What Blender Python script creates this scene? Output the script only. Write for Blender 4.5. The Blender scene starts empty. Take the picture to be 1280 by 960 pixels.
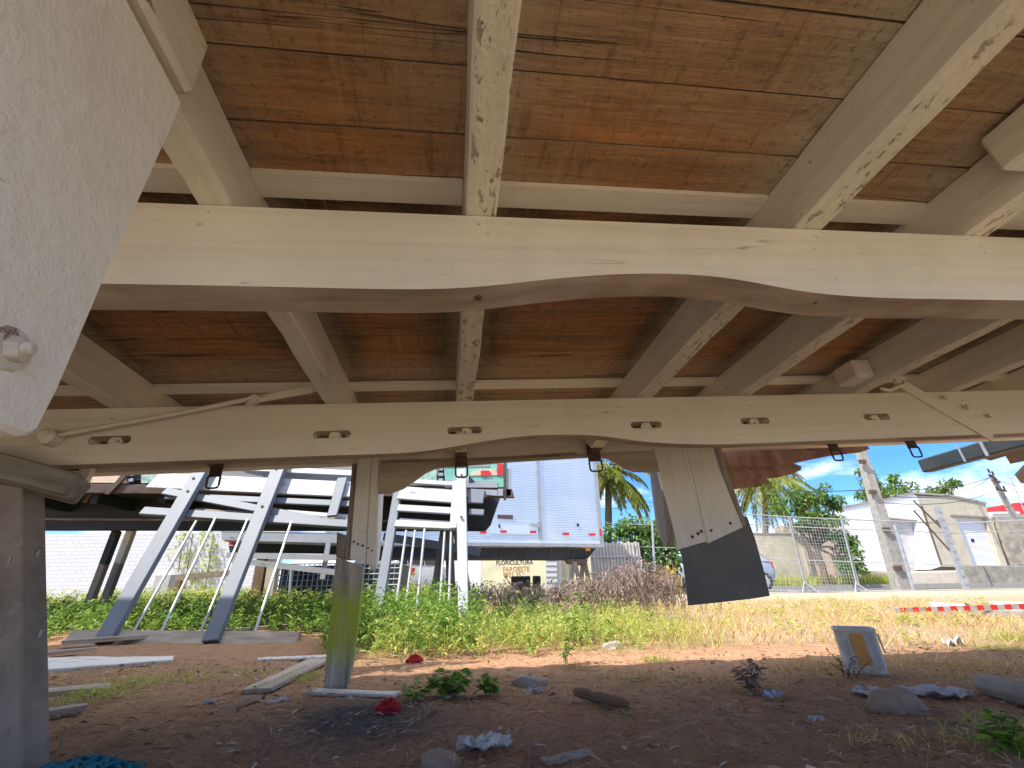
import bpy, bmesh, math, random
import numpy as np
from mathutils import Vector, Matrix
random.seed(7); rng = np.random.default_rng(7)
S = bpy.context.scene; COL = S.collection
# ------------------------------------------------------------------ camera
F = 560.0; PT = math.radians(24.5); RO = math.radians(0.9); CAM = np.array([0, 0, .35])
fw = np.array([0, math.cos(PT), math.sin(PT)]); r0 = np.array([1., 0, 0]); u0 = np.cross(r0, fw)
cr = r0*math.cos(RO)-u0*math.sin(RO); cu = u0*math.cos(RO)+r0*math.sin(RO)
def ray(px, py): return (px-640)/F*cr-(py-480)/F*cu+fw
def un(v): v = np.asarray(v, float); return v/np.linalg.norm(v)
def hgt(x, y):
    t = np.clip((np.asarray(y, float)-5)/8, 0, 1); s = t*t*(3-2*t)
    return .13*s
def at(px, py, Y): d = ray(px, py); return CAM+d*Y/d[1]
def gnd(px, py, dz=0.):
    d = ray(px, py); z = 0.
    for k in range(8):
        if d[2] > -1e-3: d = d.copy(); d[2] = -1e-3
        p = CAM+d*(z-CAM[2])/d[2]; z = .5*z+.5*float(hgt(p[0], p[1]))
    return np.array([p[0], p[1], float(hgt(p[0], p[1]))+dz])
def pl(px, py, P0, N): d = ray(px, py); return CAM+d*(np.dot(np.asarray(P0)-CAM, N)/np.dot(d, N))
ex = un(ray(4453, 425)); ey = ray(569, 748); ey = un(ey-ex*(ey@ex)); ez = np.cross(ex, ey)
BR = np.array([ex, ey, ez])
def W(u, v, w): return CAM+u*ex+v*ey+w*ez
def bu(px, py, u): d = BR@ray(px, py); d = d*u/d[0]; return d
def bv(px, py, v): d = BR@ray(px, py); return d*v/d[1]

cam = bpy.data.cameras.new('camera'); co = bpy.data.objects.new('camera', cam); COL.objects.link(co)
cam.sensor_width = 36; cam.lens = 36*F/1280; cam.clip_start = .02; cam.clip_end = 2000
co.matrix_world = Matrix(((cr[0], cu[0], -fw[0], CAM[0]), (cr[1], cu[1], -fw[1], CAM[1]), (cr[2], cu[2], -fw[2], CAM[2]), (0, 0, 0, 1)))
S.camera = co
# ------------------------------------------------------------------ materials
class NT:
    def __init__(s, name):
        s.m = bpy.data.materials.new(name); s.m.use_nodes = True; s.t = s.m.node_tree; s.t.nodes.clear()
        s.out = s.n('ShaderNodeOutputMaterial')
    def n(s, k, **p):
        x = s.t.nodes.new(k)
        for a, b in p.items(): setattr(x, a, b)
        return x
    def l(s, a, b): s.t.links.new(a, b)
    def val(s, sock, v):
        if hasattr(v, 'is_output') or isinstance(v, bpy.types.NodeSocket): s.l(v, sock)
        else:
            if isinstance(v, (tuple, list)) and len(v) == 3 and sock.type == 'RGBA': v = (*v, 1)
            sock.default_value = v
    def coord(s, stretch=(1, 1, 1), attr='gc'):
        a = s.n('ShaderNodeAttribute', attribute_name=attr); mp = s.n('ShaderNodeMapping')
        mp.inputs['Scale'].default_value = stretch; s.l(a.outputs['Vector'], mp.inputs['Vector']); return mp.outputs[0]
    def noise(s, vec, scale, detail=6, rough=.6, dist=0.):
        x = s.n('ShaderNodeTexNoise'); s.l(vec, x.inputs['Vector'])
        x.inputs['Scale'].default_value = scale; x.inputs['Detail'].default_value = detail
        x.inputs['Roughness'].default_value = rough; x.inputs['Distortion'].default_value = dist; return x.outputs['Fac']
    def ramp(s, fac, *st):
        x = s.n('ShaderNodeValToRGB'); s.l(fac, x.inputs[0]); e = x.color_ramp.elements
        while len(e) < len(st): e.new(.5)
        for i, (p, c) in enumerate(st):
            e[i].position = p; e[i].color = (c, c, c, 1) if isinstance(c, (int, float)) else (*c, 1)
        return x.outputs[0]
    def mix(s, f, a, b, bt='MIX'):
        x = s.n('ShaderNodeMix', data_type='RGBA', blend_type=bt)
        s.val(x.inputs[0], f); s.val(x.inputs[6], a); s.val(x.inputs[7], b); return x.outputs[2]
    def math(s, op, a, b=0.):
        x = s.n('ShaderNodeMath', operation=op); s.val(x.inputs[0], a); s.val(x.inputs[1], b); x.use_clamp = False; return x.outputs[0]
    def crack(s, st, sc, w=.006, lo=.5, hi=.6):
        n1 = s.noise(s.coord(st), sc, 3, .5, .3); k = s.ramp(n1, (.5-w*2, 0.), (.5-w*.5, 1.), (.5+w*.5, 1.), (.5+w*2, 0.)); mk = s.ramp(s.noise(s.coord((.5, 1, 1)), 4.5, 3, .5), (lo, 0.), (hi, 1.))
        return s.math('MULTIPLY', k, mk)
    def rnd(s): return s.n('ShaderNodeNewGeometry').outputs['Random Per Island']
    def bsdf(s, col, rough=.6, metal=0., bump=None, bs=.3, bd=.01, spec=.5):
        b = s.n('ShaderNodeBsdfPrincipled'); s.val(b.inputs['Base Color'], col); s.val(b.inputs['Roughness'], rough)
        b.inputs['Metallic'].default_value = metal; b.inputs['Specular IOR Level'].default_value = spec
        if bump is not None:
            k = s.n('ShaderNodeBump'); k.inputs['Strength'].default_value = bs; k.inputs['Distance'].default_value = bd
            s.l(bump, k.inputs['Height']); s.l(k.outputs[0], b.inputs['Normal'])
        s.l(b.outputs[0], s.out.inputs[0]); return b
def mul(c, k): return tuple(min(1, x*k) for x in c)
def mPaint(name, c, bare=(.16, .12, .08), flake=.33, fs=9, st=(.35, 1, 1), rough=.55, var=.12, bs=.35, fine=90, bd=.003, streak=.32):
    t = NT(name); v = t.coord(st); v1 = t.coord()
    big = t.noise(v1, 1.6, 4); f = t.noise(v, fs, 9, .72); g = t.noise(v1, fine, 4, .6)
    col = t.mix(t.ramp(big, (.3, 0.), (.7, 1.)), mul(c, 1-var), mul(c, 1+var*.6))
    g2 = t.noise(v, 30, 5, .7)
    col = t.mix(t.ramp(g2, (.3, .12), (.42, 0.)), col, mul(c, .62)); sp_ = t.noise(v1, 55, 3, .6); col = t.mix(t.ramp(sp_, (.24, .7), (.29, 0.)), col, mul(bare, .7))
    sk = t.noise(t.coord((st[0]*.06, st[1], st[2])), 48, 6, .7); col = t.mix(t.ramp(sk, (.34, streak), (.55, 0.)), col, mul(c, .62)); gr = t.noise(v1, 5, 7, .75); col = t.mix(t.ramp(gr, (.52, 0.), (.72, .30)), col, mul(c, .6))
    ck = t.crack((st[0]*.08, st[1], st[2]), 20, .002, .60, .66); col = t.mix(t.math('MULTIPLY', ck, .7), col, mul(bare, .6))
    m = t.ramp(f, (flake-.012, 1.), (flake+.004, 0.))
    edge = t.ramp(f, (flake-.02, 1.), (flake, .75), (flake+.03, .35), (flake+.05, 0.))
    col = t.mix(t.math('MULTIPLY', edge, .45), col, mul(bare, .8)); col = t.mix(m, col, bare)
    h = t.math('ADD', t.math('MULTIPLY', m, -1.), t.math('MULTIPLY', g, .35)); h = t.math('ADD', h, t.math('MULTIPLY', g2, .5)); h = t.math('SUBTRACT', t.math('ADD', h, t.math('MULTIPLY', sk, streak*1.8)), ck)
    t.bsdf(col, rough, bump=h, bs=bs, bd=bd); return t.m
def mWood(name, c, dark, st=(.12, 1, 1), sc=26, rough=.8, bs=.5, grey=None, rv=.35):
    t = NT(name); v = t.coord(st); v1 = t.coord()
    a = t.noise(v, sc, 8, .65, .6); b = t.noise(v, sc*.3, 5, .6, 1.2); c3 = t.noise(v1, 3, 5)
    col = t.mix(t.ramp(a, (.32, 0.), (.62, 1.)), dark, c); col = t.mix(t.ramp(b, (.35, .55), (.6, 0.)), col, dark)
    if grey: col = t.mix(t.ramp(c3, (.4, 0.), (.65, .7)), col, grey)
    r = t.rnd(); k = t.math('ADD', t.math('MULTIPLY', r, rv), 1-rv*.5); hs = t.n('ShaderNodeHueSaturation')
    t.l(k, hs.inputs['Value']); t.l(col, hs.inputs['Color'])
    t.bsdf(hs.outputs[0], rough, bump=a, bs=bs, bd=.004, spec=.25); return t.m
def mPlain(name, c, rough=.5, metal=0., var=.15, sc=4, bs=.15, spec=.5, dirt=None):
    t = NT(name); v = t.coord(); a = t.noise(v, sc, 7, .65); b = t.noise(v, sc*14, 4)
    col = t.mix(t.ramp(a, (.3, 0.), (.7, 1.)), mul(c, 1-var), mul(c, 1+var))
    if dirt: col = t.mix(t.ramp(t.noise(v, sc*.8, 9, .75), (.48, 0.), (.66, .8)), col, dirt)
    t.bsdf(col, rough, metal, bump=b, bs=bs, bd=.003, spec=spec); return t.m
def mLeaf(name, c1, c2, c3, tr=.35, rough=.55):
    t = NT(name); r = t.rnd(); col = t.ramp(r, (0., c1), (.5, c2), (1., c3))
    b = t.n('ShaderNodeBsdfPrincipled'); t.l(col, b.inputs['Base Color']); b.inputs['Roughness'].default_value = rough; b.inputs['Specular IOR Level'].default_value = .3
    x = t.n('ShaderNodeBsdfTranslucent'); t.l(col, x.inputs[0]); m = t.n('ShaderNodeMixShader'); m.inputs[0].default_value = tr
    t.l(b.outputs[0], m.inputs[1]); t.l(x.outputs[0], m.inputs[2]); t.l(m.outputs[0], t.out.inputs[0]); return t.m
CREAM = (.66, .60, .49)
M = {}
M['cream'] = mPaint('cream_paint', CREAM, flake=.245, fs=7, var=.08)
M['cream_worn'] = mPaint('worn_cream_paint', (.70, .63, .50), bare=(.40, .31, .22), flake=.41, fs=60, st=(.45, 1, 1), bs=1., bd=.006)
M['joist'] = mPaint('lightened_joist_paint', (.72, .66, .57), bare=(.3, .22, .15), flake=.29, fs=16, bs=.5)  # same cream as the sills; lightened here, darkened there, to even out the lighting
M['sillwood'] = mWood('sill_underside_wood', (.40, .31, .235), (.20, .145, .105), sc=22, grey=(.46, .40, .33))
M['panel'] = mPaint('grey_white_paint', (.72, .67, .56), bare=(.25, .2, .15), flake=.25, fs=11, st=(1, 1, 1), fine=38, bs=1., var=.06, bd=.0065, streak=0.)
M['panel_cream'] = mPaint('peeling_white_paint', (.70, .68, .60), bare=(.16, .12, .08), flake=.32, fs=13, st=(1, 1, .4), bs=.7)
M['timber'] = mPaint('rough_timber_paint', (.60, .53, .43), bare=(.30, .22, .15), flake=.40, fs=20, st=(.3, 1, 1), bs=1.)
M['greywood'] = mWood('weathered_grey_wood', (.30, .27, .23), (.12, .10, .08), sc=20)
M['archwood'] = mWood('pale_arch_board', (.52, .46, .37), (.30, .25, .19), sc=14, rough=.9, bs=.4)
M['brownplank'] = mWood('raw_brown_plank', (.36, .225, .165), (.15, .085, .06), sc=14, rv=.5)
M['shadedblue'] = mPaint('shaded_blue_grey_paint', (.125, .145, .18), bare=(.2, .17, .145), flake=.33, fs=13, st=(.25, 1, 1))  # rack paint darkened toward blue grey, shade put into the colour
M['whitepaint'] = mPaint('weathered_white_paint', (.38, .39, .42), bare=(.22, .19, .165), flake=.37, fs=10, st=(.2, 1, 1))
M['rust'] = mPlain('rusty_iron', (.10, .075, .06), .7, .3, .4, 14, .4, dirt=(.16, .07, .035))
M['dark'] = mPlain('dark_undercoat', (.022, .026, .032), .7, 0, .4, 5)
M['darkteal'] = mPlain('dark_teal_paint', (.02, .034, .036), .6, 0, .35, 5, .2, dirt=(.05, .04, .035))
M['darkplank'] = mWood('dark_plank', (.13, .075, .055), (.05, .03, .025), sc=14, rv=.5)
M['rubber'] = mPlain('grey_rubber', (.115, .117, .11), .75, 0, .22, 5, .3, dirt=(.15, .14, .12))
M['post'] = mPlain('trestle_wood', (.27, .22, .17), .8, 0, .3, 7, .6, dirt=(.12, .09, .07))
M['alu'] = None
M['galv'] = mPlain('galvanised_steel', (.40, .41, .41), .45, .5, .2, 8)
M['white'] = mPlain('white_plaster', (.80, .79, .76), .85, 0, .05, 2, .3, dirt=(.62, .58, .52))
M['whitebright'] = mPlain('bright_white_plaster', (.84, .84, .83), .8, 0, .04, 2, .2)
M['carwhite'] = mPlain('car_white', (.78, .79, .80), .25, 0, .03, 2, 0, dirt=(.6, .58, .55))
M['carsilver'] = mPlain('car_silver', (.45, .50, .56), .28, .5, .03, 2, 0)
M['glass'] = mPlain('dark_glass', (.02, .025, .03), .06, 0, .1, 2, 0)
M['tyre'] = mPlain('tyre_rubber', (.02, .02, .02), .8)
M['chrome'] = mPlain('wheel_metal', (.5, .5, .52), .3, .8)
M['red'] = mPlain('red_reflector', (.62, .03, .03), .35)
M['orange'] = mPlain('amber_lens', (.75, .28, .05), .35)
M['green'] = mPlain('green_paint', (.20, .50, .38), .5, 0, .2, 6, dirt=(.55, .62, .50))
M['paleg'] = mPlain('pale_green_paint', (.42, .58, .48), .55, 0, .12, 18, dirt=(.12, .22, .17))
M['peach'] = mPlain('faded_peach_paint', (.68, .50, .36), .55, 0, .15, 5, dirt=(.55, .55, .40))
M['concrete'] = mPlain('weathered_concrete', (.31, .29, .25), .9, 0, .2, 9, .6, dirt=(.20, .18, .155))
M['stone'] = mPlain('rough_stone_render', (.33, .29, .225), .95, 0, .3, 3, .9, dirt=(.15, .13, .10))
M['beige'] = mPlain('beige_plaster', (.48, .425, .32), .9, 0, .1, 3, .3, dirt=(.36, .31, .24))
M['yellow'] = mPlain('pale_yellow_plaster', (.78, .72, .46), .9, 0, .1, 2, .3, dirt=(.62, .58, .42))
M['wallcream'] = mPlain('stained_cream_wall', (.60, .52, .38), .9, 0, .15, .7, .4, dirt=(.30, .25, .18))
M['wallorange'] = mPlain('stained_orange_wall', (.62, .42, .28), .9, 0, .2, .8, .4, dirt=(.48, .42, .36))
M['ink'] = mPlain('black_lettering', (.06, .045, .05), .8)
M['ochre'] = mPlain('ochre_lettering', (.52, .26, .06), .8)
M['shutter'] = mPlain('shutter_metal', (.62, .63, .65), .5, .1, .05, 3)
M['asphalt'] = mPlain('asphalt', (.13, .125, .12), .9, 0, .2, 6, .5)
M['kerb'] = mPlain('pale_concrete', (.34, .30, .25), .9, 0, .15, 5, .4)
M['bark'] = mWood('tree_bark', (.22, .16, .11), (.09, .07, .05), sc=18)
M['wire'] = mPlain('black_cable', (.03, .03, .03), .6)
M['greysheet'] = mPlain('grey_sheet', (.52, .49, .47), .6, .1, .1, 3, dirt=(.42, .38, .35))
M['tin'] = mPlain('tin_plate', (.50, .49, .46), .55, .2, .2, 20, .2, dirt=(.30, .27, .23))
M['canlabel'] = mPlain('amber_can_label', (.50, .24, .035), .5, 0, .25, 12, .2, dirt=(.36, .15, .05))
M['blackp'] = mPlain('black_plastic', (.03, .03, .035), .5)
M['plastic'] = mPlain('crumpled_white_plastic', (.44, .43, .41), .5, 0, .2, 9, .5, dirt=(.28, .24, .2))
M['blueplastic'] = mPlain('pale_blue_plastic', (.35, .42, .60), .45, 0, .2, 9, .4)
M['tealcloth'] = mPlain('teal_cloth', (.015, .15, .19), .9, 0, .35, 20, .6)
M['redcloth'] = mPlain('crimson_ribbon', (.40, .012, .025), .85, 0, .5, 30, .4)
M['rock'] = mPlain('brown_rock', (.26, .19, .14), .9, 0, .3, 8, .8, dirt=(.17, .12, .08))
M['logw'] = mWood('brown_log', (.22, .14, .09), (.10, .065, .04), sc=16)
M['boardw'] = mPaint('weathered_white_board', (.62, .59, .54), bare=(.30, .26, .22), flake=.40, fs=14, st=(.2, 1, 1), bs=.8)
M['boardg'] = mWood('grey_board', (.40, .35, .29), (.20, .16, .12), sc=18)
M['moss'] = None
def _alu():
    t = NT('brushed_aluminium'); v = t.coord(); a = t.noise(v, 1.2, 5); b = t.noise(t.coord((.4, 1, 1)), 3, 4)
    col = t.mix(t.ramp(a, (.3, 0.), (.7, 1.)), (.60, .69, .76), (.72, .79, .84))
    t.bsdf(col, .38, .55, bump=b, bs=.12, bd=.02); return t.m
M['alu'] = _alu()
def _moss():
    t = NT('mossy_grey_wood'); v = t.coord((.12, 1, 1)); a = t.noise(v, 30, 8, .65, .5); c = t.coord(); sp = t.n('ShaderNodeSeparateXYZ'); t.l(c, sp.inputs[0])
    col = t.mix(t.ramp(a, (.32, 0.), (.62, 1.)), (.20, .18, .14), (.52, .48, .40))
    x = t.math('ADD', sp.outputs[0], t.math('MULTIPLY', t.noise(c, 14, 5), .14))
    g = t.ramp(x, (.16, 0.), (.28, .9), (.40, 1.), (.50, 0.)); k = t.math('MULTIPLY', g, t.ramp(t.noise(v, 22, 6, .7), (.25, .35), (.5, 1.)))
    col = t.mix(k, col, (.40, .46, .05))
    col = t.mix(t.ramp(t.noise(c, 60, 6, .75), (.32, .35), (.44, 0.)), col, (.14, .12, .09)); t.bsdf(col, .97, bump=t.math('ADD', a, t.noise(c, 70, 5, .7)), bs=1., bd=.006, spec=.05); return t.m
M['moss'] = _moss()
def _floor():
    t = NT('raw_floor_planks'); v = t.coord((.045, 1, 1)); v1 = t.coord()
    at_ = t.n('ShaderNodeAttribute', attribute_name='ov'); zz = t.n('ShaderNodeSeparateXYZ'); t.l(at_.outputs['Vector'], zz.inputs[0])
    ov, gy, dk = zz.outputs[0], zz.outputs[1], zz.outputs[2]
    a = t.noise(v, 110, 8, .7); a2 = t.noise(t.coord((.09, 1, 1)), 26, 6, .62, .5); b = t.noise(t.coord((.16, 1, 1)), 8, 6, .65, .8); c = t.noise(v1, 75, 6, .75); saw = t.noise(t.coord((1, .10, 1)), 75, 3, .5); d = t.noise(v1, 2.6, 5, .6)
    g = t.math('ADD', t.math('MULTIPLY', a, .6), t.math('MULTIPLY', a2, .4))
    col = t.mix(t.ramp(g, (.36, 0.), (.62, 1.)), (.17, .062, .02), (.56, .235, .068)); col = t.mix(t.ramp(d, (.42, 0.), (.66, .8)), col, t.mix(t.ramp(g, (.36, 0.), (.62, 1.)), (.20, .10, .05), (.44, .26, .13)))
    r = t.rnd(); col = t.mix(t.math('MULTIPLY', r, .4), col, (.25, .13, .065))
    col = t.mix(gy, col, t.mix(t.ramp(g, (.36, 0.), (.62, 1.)), (.17, .115, .07), (.40, .29, .18)))
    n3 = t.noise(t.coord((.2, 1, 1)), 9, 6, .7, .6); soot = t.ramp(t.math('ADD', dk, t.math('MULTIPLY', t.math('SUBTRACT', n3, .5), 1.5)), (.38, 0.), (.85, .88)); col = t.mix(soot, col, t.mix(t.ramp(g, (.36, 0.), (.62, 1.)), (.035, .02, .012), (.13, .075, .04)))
    n2 = t.noise(v, 26, 6, .7); o = t.math('MULTIPLY', ov, t.ramp(t.math('ADD', n2, t.math('MULTIPLY', c, .5)), (.5, .35), (.9, 1.))); col = t.mix(o, col, (.50, .43, .33))
    col = t.mix(t.ramp(c, (.34, .55), (.46, 0.)), col, mul((.1, .055, .03), .8)); col = t.mix(t.ramp(saw, (.58, 0.), (.72, .30)), col, (.50, .33, .19)); col = t.mix(t.ramp(saw, (.30, .35), (.40, 0.)), col, (.07, .04, .02))
    ck = t.crack((.022, 1, 1), 17, .0035, .56, .64); col = t.mix(t.math('MULTIPLY', ck, .8), col, (.03, .018, .012))
    hg = t.noise(t.coord((.16, 1, 1)), 170, 3, .5); col = t.mix(t.ramp(hg, (.66, 0.), (.74, .35)), col, (.55, .40, .26))
    h = t.math('ADD', g, t.math('ADD', t.math('MULTIPLY', c, .6), t.math('MULTIPLY', saw, .5))); h = t.math('ADD', h, t.math('MULTIPLY', hg, .5)); h = t.math('SUBTRACT', h, t.math('MULTIPLY', ck, 2.))
    t.bsdf(col, .72, bump=h, bs=.9, bd=.005, spec=.3); return t.m
M['floor'] = _floor()
def _soil():
    t = NT('red_brown_soil'); v = t.coord(); a = t.noise(v, 1.1, 6, .6); b = t.noise(v, 9, 8, .7); c = t.noise(v, 60, 6, .75); d = t.noise(v, 240, 3)
    sp = t.n('ShaderNodeSeparateXYZ'); t.l(v, sp.inputs[0])
    at_ = t.n('ShaderNodeAttribute', attribute_name='mk'); zz = t.n('ShaderNodeSeparateXYZ'); t.l(at_.outputs['Vector'], zz.inputs[0])
    col = t.mix(t.ramp(b, (.3, 0.), (.7, 1.)), (.34, .185, .095), (.53, .33, .185))
    col = t.mix(t.ramp(a, (.42, 0.), (.62, .5)), col, (.42, .23, .14))
    col = t.mix(t.ramp(c, (.35, .6), (.52, 0.)), col, (.12, .068, .04)); col = t.mix(t.ramp(c, (.6, 0.), (.74, .5)), col, (.46, .33, .22))
    col = t.mix(zz.outputs[0], col, t.mix(t.ramp(c, (.35, 0.), (.7, 1.)), (.035, .033, .032), (.17, .16, .155)))
    col = t.mix(zz.outputs[1], col, t.mix(t.ramp(b, (.35, 0.), (.65, 1.)), (.42, .33, .22), (.60, .49, .34)))
    col = t.mix(zz.outputs[2], col, t.mix(t.ramp(b, (.35, 0.), (.65, 1.)), (.60, .29, .155), (.70, .40, .24)))
    h = t.math('ADD', b, t.math('ADD', t.math('MULTIPLY', c, .6), t.math('MULTIPLY', d, .25)))
    t.bsdf(col, .95, bump=h, bs=.9, bd=.02, spec=.15); return t.m
M['soil'] = _soil()
def _roller():
    t = NT('roller_shutter'); v = t.coord(); w = t.n('ShaderNodeTexWave', bands_direction='Z'); t.l(v, w.inputs[0]); w.inputs['Scale'].default_value = 3.2
    t.bsdf(t.mix(t.noise(v, 2, 4), (.58, .60, .64), (.72, .73, .75)), .45, bump=w.outputs['Fac'], bs=.5, bd=.02); return t.m
M['roller'] = _roller()
def _block():
    t = NT('white_block_wall'); v = t.coord(); mp = t.n('ShaderNodeMapping'); mp.inputs['Rotation'].default_value = (math.radians(90), 0, 0); t.l(v, mp.inputs[0])
    b = t.n('ShaderNodeTexBrick'); t.l(mp.outputs[0], b.inputs['Vector']); b.inputs['Scale'].default_value = 2.6
    b.inputs['Color1'].default_value = (.60, .61, .62, 1); b.inputs['Color2'].default_value = (.54, .56, .58, 1); b.inputs['Mortar'].default_value = (.36, .37, .38, 1); b.inputs['Mortar Size'].default_value = .014
    t.bsdf(b.outputs[0], .85, bump=t.noise(v, 30, 4), bs=.2, bd=.01); return t.m
M['block'] = _block()
L_green = mLeaf('weed_leaf', (.07, .155, .02), (.17, .30, .035), (.34, .46, .09))
L_yell = mLeaf('yellow_green_leaf', (.25, .34, .05), (.46, .50, .10), (.62, .57, .19))
L_straw = mLeaf('dry_straw', (.40, .26, .085), (.57, .39, .14), (.70, .54, .25), .2, .7)
L_brown = mLeaf('dead_stem', (.13, .09, .07), (.25, .18, .145), (.40, .30, .25), .15, .8)
L_palm = mLeaf('palm_leaflet', (.10, .15, .025), (.22, .26, .04), (.46, .42, .08), .35)
L_tree = mLeaf('tree_leaf', (.07, .15, .025), (.14, .25, .045), (.27, .37, .09), .3)
L_vine = mLeaf('vine_leaf', (.08, .18, .045), (.16, .29, .08), (.30, .42, .14), .3)
L_lit = mLeaf('litter_straw', (.12, .075, .045), (.26, .18, .11), (.50, .42, .32), .05, .9)
# ------------------------------------------------------------------ mesh builder
FR = {}
class MB:
    def __init__(s): s.v = []; s.f = []; s.g = []; s.mi = []; s.a = []
    def add(s, vs, fs, gs=None, mi=0, av=None):
        o = len(s.v); s.v += [tuple(map(float, p)) for p in vs]; s.g += [tuple(map(float, p)) for p in (gs if gs is not None else vs)]
        s.f += [tuple(i+o for i in f) for f in fs]; s.mi += [mi]*len(fs); s.a += (av if av is not None else [(0, 0, 0)]*len(vs)); return s
    def hexa(s, p, gs=None, mi=0):
        return s.add(p, [(0, 3, 2, 1), (4, 5, 6, 7), (0, 1, 5, 4), (1, 2, 6, 5), (2, 3, 7, 6), (3, 0, 4, 7)], gs, mi)
    def bar(s, a, b, w, t, n=(0, 0, 1), mi=0, w2=None, t2=None, off=(0, 0, 0)):
        """box from a to b; width w across, thickness t along n"""
        a = np.asarray(a, float)+off; b = np.asarray(b, float)+off; d = b-a; L = np.linalg.norm(d); x = d/L
        n = np.asarray(n, float); n = un(n-x*(n@x)); y = np.cross(n, x); w2 = w if w2 is None else w2; t2 = t if t2 is None else t2
        vs = []; gs = []; ro = rng.random(3)*40
        for P, ww, tt, gx in ((a, w, t, 0), (b, w2, t2, L)):
            for sy, sz in ((-.5, -.5), (.5, -.5), (.5, .5), (-.5, .5)):
                vs.append(P+y*ww*sy+n*tt*sz); gs.append(np.array([gx, ww*sy, tt*sz])+ro)
        return s.add(vs, [(0, 3, 2, 1), (4, 5, 6, 7), (0, 1, 5, 4), (1, 2, 6, 5), (2, 3, 7, 6), (3, 0, 4, 7)], gs, mi)
    def box(s, c, sz, mi=0):
        c = np.asarray(c, float); h = np.asarray(sz, float)/2
        return s.hexa([c+h*np.array(k) for k in ((-1, -1, -1), (1, -1, -1), (1, 1, -1), (-1, 1, -1), (-1, -1, 1), (1, -1, 1), (1, 1, 1), (-1, 1, 1))], None, mi)
    def prism(s, pts, e, mi=0, gs=None):
        pts = [np.asarray(p, float) for p in pts]; e = np.asarray(e, float); k = len(pts)
        nn = sum((np.cross(pts[i]-pts[0], pts[(i+1) % k]-pts[0]) for i in range(1, k)), np.zeros(3))
        if nn@e > 0: pts = pts[::-1]; gs = gs[::-1] if gs is not None else None
        le = np.array([0, 0, float(np.linalg.norm(e))]); g = None if gs is None else [np.asarray(q, float) for q in gs]+[np.asarray(q, float)+le for q in gs]
        return s.add(pts+[p+e for p in pts], [tuple(range(k)), tuple(range(2*k-1, k-1, -1))]+[(i, i+k, (i+1) % k+k, (i+1) % k) for i in range(k)], g, mi)
    def tube(s, path, r, n=8, r2=None, mi=0, closed=False):
        P = [np.asarray(p, float) for p in path]; m = len(P); vs = []; gs = []; L = 0; ro = rng.random(3)*30
        for i, p in enumerate(P):
            if closed: d = P[(i+1) % m]-P[i-1]
            else: d = P[min(i+1, m-1)]-P[max(i-1, 0)]
            d = un(d); h = np.array([0, 0, 1.]) if abs(d[2]) < .9 else np.array([1., 0, 0]); x = un(np.cross(h, d)); y = np.cross(d, x)
            rr = (r if r2 is None else r+(r2-r)*i/(m-1)) if not hasattr(r, '__len__') else r[i]
            if i: L += np.linalg.norm(p-P[i-1])
            for k in range(n):
                a = 2*math.pi*k/n; vs.append(p+(x*math.cos(a)+y*math.sin(a))*rr); gs.append(np.array([L, math.cos(a)*rr, math.sin(a)*rr])+ro)
        fs = [(i*n+k, i*n+(k+1) % n, (i+1) % m*n+(k+1) % n, (i+1) % m*n+k) for i in range(m if closed else m-1) for k in range(n)]
        if not closed: fs += [tuple(range(n-1, -1, -1)), tuple(range((m-1)*n, m*n))]
        return s.add(vs, fs, gs, mi)
    def build(s, name, mat, parent=None, smooth=False, bevel=0., loc=None, fix=None):
        me = bpy.data.meshes.new(name); V = np.array(s.v); G = np.array(s.g)
        if parent is not None: Mw = FR[parent.name]
        else:
            if loc is None: loc = ((V[:, 0].min()+V[:, 0].max())/2, (V[:, 1].min()+V[:, 1].max())/2, V[:, 2].min())
            Mw = Matrix.Translation(Vector(loc))
        inv = np.array(Mw.inverted()); V = V@inv[:3, :3].T+inv[:3, 3]
        me.from_pydata(V.tolist(), [], s.f); me.update()
        at_ = me.attributes.new('gc', 'FLOAT_VECTOR', 'POINT'); at_.data.foreach_set('vector', G.ravel())
        if any(x != (0, 0, 0) for x in s.a):
            a2 = me.attributes.new(fix or 'ov', 'FLOAT_VECTOR', 'POINT'); a2.data.foreach_set('vector', np.array(s.a, float).ravel())
        for x in (mat if isinstance(mat, (list, tuple)) else [mat]): me.materials.append(x if not isinstance(x, str) else M[x])
        me.polygons.foreach_set('material_index', s.mi)
        if smooth: me.polygons.foreach_set('use_smooth', [True]*len(me.polygons))
        o = bpy.data.objects.new(name, me); COL.objects.link(o)
        if parent is not None: o.parent = parent
        else: o.matrix_world = Mw
        FR[o.name] = Mw.copy()
        if bevel:
            b = o.modifiers.new('b', 'BEVEL'); b.width = bevel; b.segments = 1; b.limit_method = 'ANGLE'; b.angle_limit = .6; b.use_clamp_overlap = True
        return o
def tag(o, label, cat, group=None, kind=None):
    if label: o['label'] = label
    if cat: o['category'] = cat
    if group: o['group'] = group
    if kind: o['kind'] = kind
    return o
def struct(o): o['kind'] = 'structure'; return o
def thing(name, loc, label, cat, group=None, R=None):
    o = bpy.data.objects.new(name, None); COL.objects.link(o); o.empty_display_size = .1
    m = Matrix.Translation(Vector([float(x) for x in loc]))
    if R is not None: m = m@Matrix([list(map(float, r)) for r in R]).to_4x4()
    o.matrix_world = m; FR[o.name] = m.copy(); return tag(o, label, cat, group)
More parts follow.
